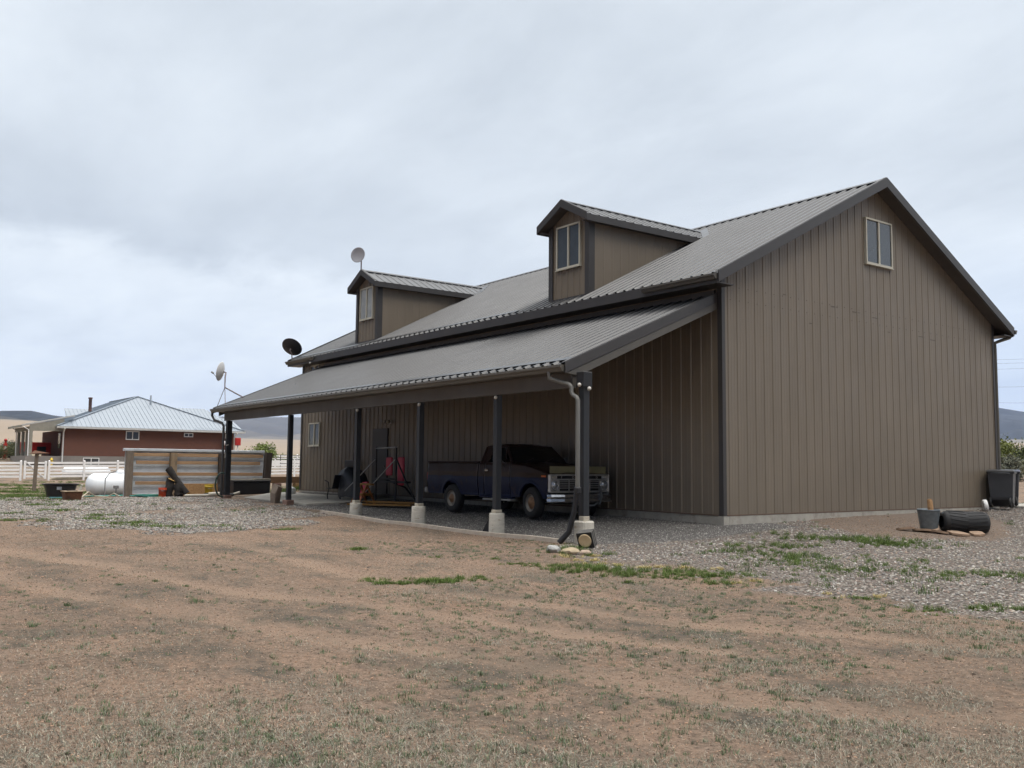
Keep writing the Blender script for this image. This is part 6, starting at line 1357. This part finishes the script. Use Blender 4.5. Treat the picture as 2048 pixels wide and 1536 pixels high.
# dead flattened grass, in patches
X, Y, rr_ = polar(800000, 3.8, 17, 114, 178, 1.15, r0); u_ = (X+Y)*.7071; w_ = (Y-X)*.7071; m1 = vnoise(X, Y*1.3, .5, 4, 71)*.68+vnoise(X, Y, 2.6, 3, 72)*.32+.035*(1-ss(rr_, 5.2, 7.5)); z1, z2_, z3, _, _ = zones(X, Y)
pr_ = ss(m1, .47, .56)*(1-ss(rr_, 6.5, 16)*.8)*(1-.85*track_mask(X, Y))*bare_left(X, Y); keep = (r0.random(len(X)) < pr_*.9) & (z1 < .2) & (z2_ < .2); X, Y, rr_ = X[keep], Y[keep], rr_[keep]
DG = [(.34, .32, .265), (.27, .265, .215), (.24, .25, .19), (.20, .215, .165), (.30, .265, .20), (.22, .20, .16), (.155, .145, .12), (.42, .37, .28), (.10, .098, .08), (.175, .18, .135), (.145, .155, .11), (.10, .10, .08)]
blades('dry_grass', X, Y, r0.uniform(.015, .05, len(X)), 1.1, .0022*(1+.06*rr_), palette(r0, len(X), DG), 5)
# straw litter: long thin pale stems lying flat
X, Y, rr_ = polar(15000, 3.8, 12, 112, 178, 1.1, r0); m1 = vnoise(X, Y, .5, 3, 75); keep = (r0.random(len(X)) < ss(m1, .45, .65)*.6) & (zones(X, Y)[0] < .2); X, Y = X[keep], Y[keep]
blades('straw', X, Y, r0.uniform(.03, .09, len(X)), 1.52, .0022, palette(r0, len(X), [(.40, .35, .27), (.34, .30, .235), (.28, .25, .20)]), 6, zoff=.006)
# small grey-green sprouts in tufts
def tufts(n_t, per, r1, r2, rad, h, cols, seed, name, noise_seed, lo, hi, width=.003, zmask=None, lean=.5):
    r_ = np.random.default_rng(seed); X, Y, rr_ = polar(n_t, r1, r2, 108, 178, 1.2, r_); m = vnoise(X, Y, .4, 3, noise_seed); z1 = zones(X, Y); keep = (r_.random(n_t) < ss(m, lo, hi)*(bare_left(X, Y)*(1-.7*track_mask(X, Y)) if r2 < 25 else 1)) & (z1[1] < .2)
    if zmask is not None: keep &= zmask(X, Y, z1)
    X, Y, rr_ = X[keep], Y[keep], rr_[keep]; k = len(X); s_ = r_.uniform(.5, 1.4, k); idx_ = np.repeat(np.arange(k), per); q = r_.normal(size=(k*per, 2))*rad*s_[idx_][:, None]
    x = X[idx_]+q[:, 0]; y = Y[idx_]+q[:, 1]; c = palette(r_, k, cols, .15)[idx_]*(1+r_.uniform(-.2, .2, (k*per, 1)))
    return blades(name, x, y, h*s_[idx_], lean, width*(1+.05*rr_[idx_]), c, seed+1, .3)
GG = [(.12, .16, .085), (.15, .18, .11), (.105, .145, .075), (.17, .19, .13)]
tufts(9000, 20, 4, 19, .018, .034, GG, 200, 'weeds', 81, .47, .68, width=.0028, zmask=lambda X, Y, z: z[0] < .3)
tufts(260, 60, 4, 15, .03, .048, [(.095, .14, .06), (.085, .125, .06)], 210, 'weeds', 83, .48, .62, zmask=lambda X, Y, z: z[0] < .3)
tufts(1500, 34, 13, 44, .06, .075, [(.10, .145, .05), (.12, .15, .07), (.08, .12, .05)], 220, 'weeds', 85, .46, .62, width=.005, zmask=lambda X, Y, z: z[0] > .3)
# bright green grass patches
GRN = [(.075, .125, .022), (.095, .15, .03), (.06, .10, .02), (.12, .155, .045)]
def patch(cx_, cy_, rx, ry, n, h, seed, ang=.9, w=.005):
    if cx_ > -4 and n > 600: rx, ry = rx*1.25, ry*1.7
    r_ = np.random.default_rng(seed); k = max(6, n//38); cc = r_.normal(size=(k, 2))*.62; cc[k//2:] = cc[r_.integers(0, max(1, k//6), k-k//2)]+r_.normal(size=(k-k//2, 2))*.22; j = r_.integers(0, k, n); sg_ = (.35+.9*r_.random((k, 1)))[j]; q = cc[j]; tf = r_.normal(size=(n, 2))*(.028 if w < .008 else .09)*sg_; x = q[:, 0]*rx+tf[:, 0]; y = q[:, 1]*ry+tf[:, 1]; h = h*sg_[:, 0]*1.1; ca, sa = math.cos(ang), math.sin(ang)
    return cx_+x*ca-y*sa, cy_+x*sa+y*ca, h*np.ones(n), np.full(n, w)
PT = [(3.00, -9.70, .42, .14, 3000, .055), (3.06, -9.30, .34, .14, 2600, .055), (3.25, -8.64, .18, .11, 900, .05), (-1.53, -8.05, .16, .12, 500, .07), (1.9, -7.1, .25, .12, 700, .05), (2.57, -6.85, .45, .16, 1500, .055), (1.2, -6.9, .2, .12, 300, .05), (.3, -7.6, .15, .1, 220, .05),
      (3.3, -6.65, .5, .22, 2400, .09), (3.9, -6.45, .5, .25, 2600, .10), (4.35, -6.05, .55, .25, 2600, .07), (4.8, -5.6, .4, .22, 1600, .07), (5.3, -6.3, .25, .12, 700, .06), (4.6, -7.2, .2, .1, 500, .05),
      (1.0, -5.35, .35, .2, 1100, .12), (1.6, -5.6, .35, .15, 700, .08), (2.9, -2.0, .55, .3, 2200, .09), (3.6, -3.0, .6, .35, 2400, .08), (4.3, -3.5, .6, .4, 2400, .08), (2.72, -.1, .8, .3, 3400, .10), (3.3, .3, .8, .3, 3400, .10), (3.9, .1, .6, .3, 1800, .08), (5.7, -3.7, .6, .3, 1500, .07), (6.3, -3.2, .5, .25, 1200, .07),
      (6.9, -2.45, .6, .3, 1500, .08), (7.4, -1.6, .6, .3, 1500, .09), (8.3, -5.9, .4, .16, 1100, .06), (8.6, -5.2, .4, .2, 900, .07), (7.2, -5.9, .3, .14, 500, .05), (5.2, -1.8, .5, .3, 900, .07), (6.6, .5, .6, .3, 1100, .08),
      (-9.8, -9.9, .6, .35, 1500, .08), (-8.6, -9.6, .8, .3, 1400, .07), (-11.5, -10.4, .6, .3, 1000, .08), (-13.0, -9.6, .5, .3, 900, .08), (-8.2, -8.6, .5, .3, 700, .06), (-6.7, -7.4, .4, .2, 500, .05), (-16, -10.5, .9, .5, 1300, .08), (-19, -10.0, 1.0, .5, 1300, .08), (-15.5, -12.3, 1.0, .4, 1200, .08), (-12.4, -11.8, .7, .3, 800, .07),
      (-25, -11.5, 2.2, 1.0, 3500, .10), (-29, -9.2, 2.4, .9, 4000, .12), (-33.5, -8.6, 1.8, .9, 3500, .14), (-27.5, -9.4, 1.2, .7, 2500, .12), (-31, -6.2, 2.4, 1.1, 3000, .10), (-38, -8.5, 3, 1.4, 3500, .12), (-44, -6, 4, 2, 3500, .12), (-26.8, -5.9, 1.0, .6, 1200, .1), (-23.4, -.2, .8, .5, 1500, .14), (-25.0, .9, .9, .6, 1800, .16), (-48, -9, 4, 2, 2500, .12), (-52, -3, 3, 2, 2500, .1)]
ps = [patch(*q[:6], 300+i, w=.004 if q[0] > 0 else .009) for i, q in enumerate(PT)]
X = np.concatenate([q[0] for q in ps]); Y = np.concatenate([q[1] for q in ps]); H = np.concatenate([q[2] for q in ps]); W_ = np.concatenate([q[3] for q in ps])
blades('green_grass', X, Y, H, .65, W_, palette(r0, len(X), GRN), 7, .4)
# yellowed dry grass by the nearest pier and along the gravel edge
ps = [patch(x, y, .3, .12, n, .06, 400+i) for i, (x, y, n) in enumerate(((1.7, -5.7, 500), (2.2, -5.9, 500), (2.9, -6.0, 400), (3.5, -5.8, 500), (3.8, -5.4, 400), (5.6, -5.9, 250), (7.0, -5.8, 250), (4.2, -5.2, 250)))]
X = np.concatenate([q[0] for q in ps]); Y = np.concatenate([q[1] for q in ps]); blades('yellow_grass', X, Y, np.full(len(X), .06), 1.0, .005, palette(r0, len(X), [(.42, .34, .13), (.50, .42, .20), (.36, .28, .12)]), 8)
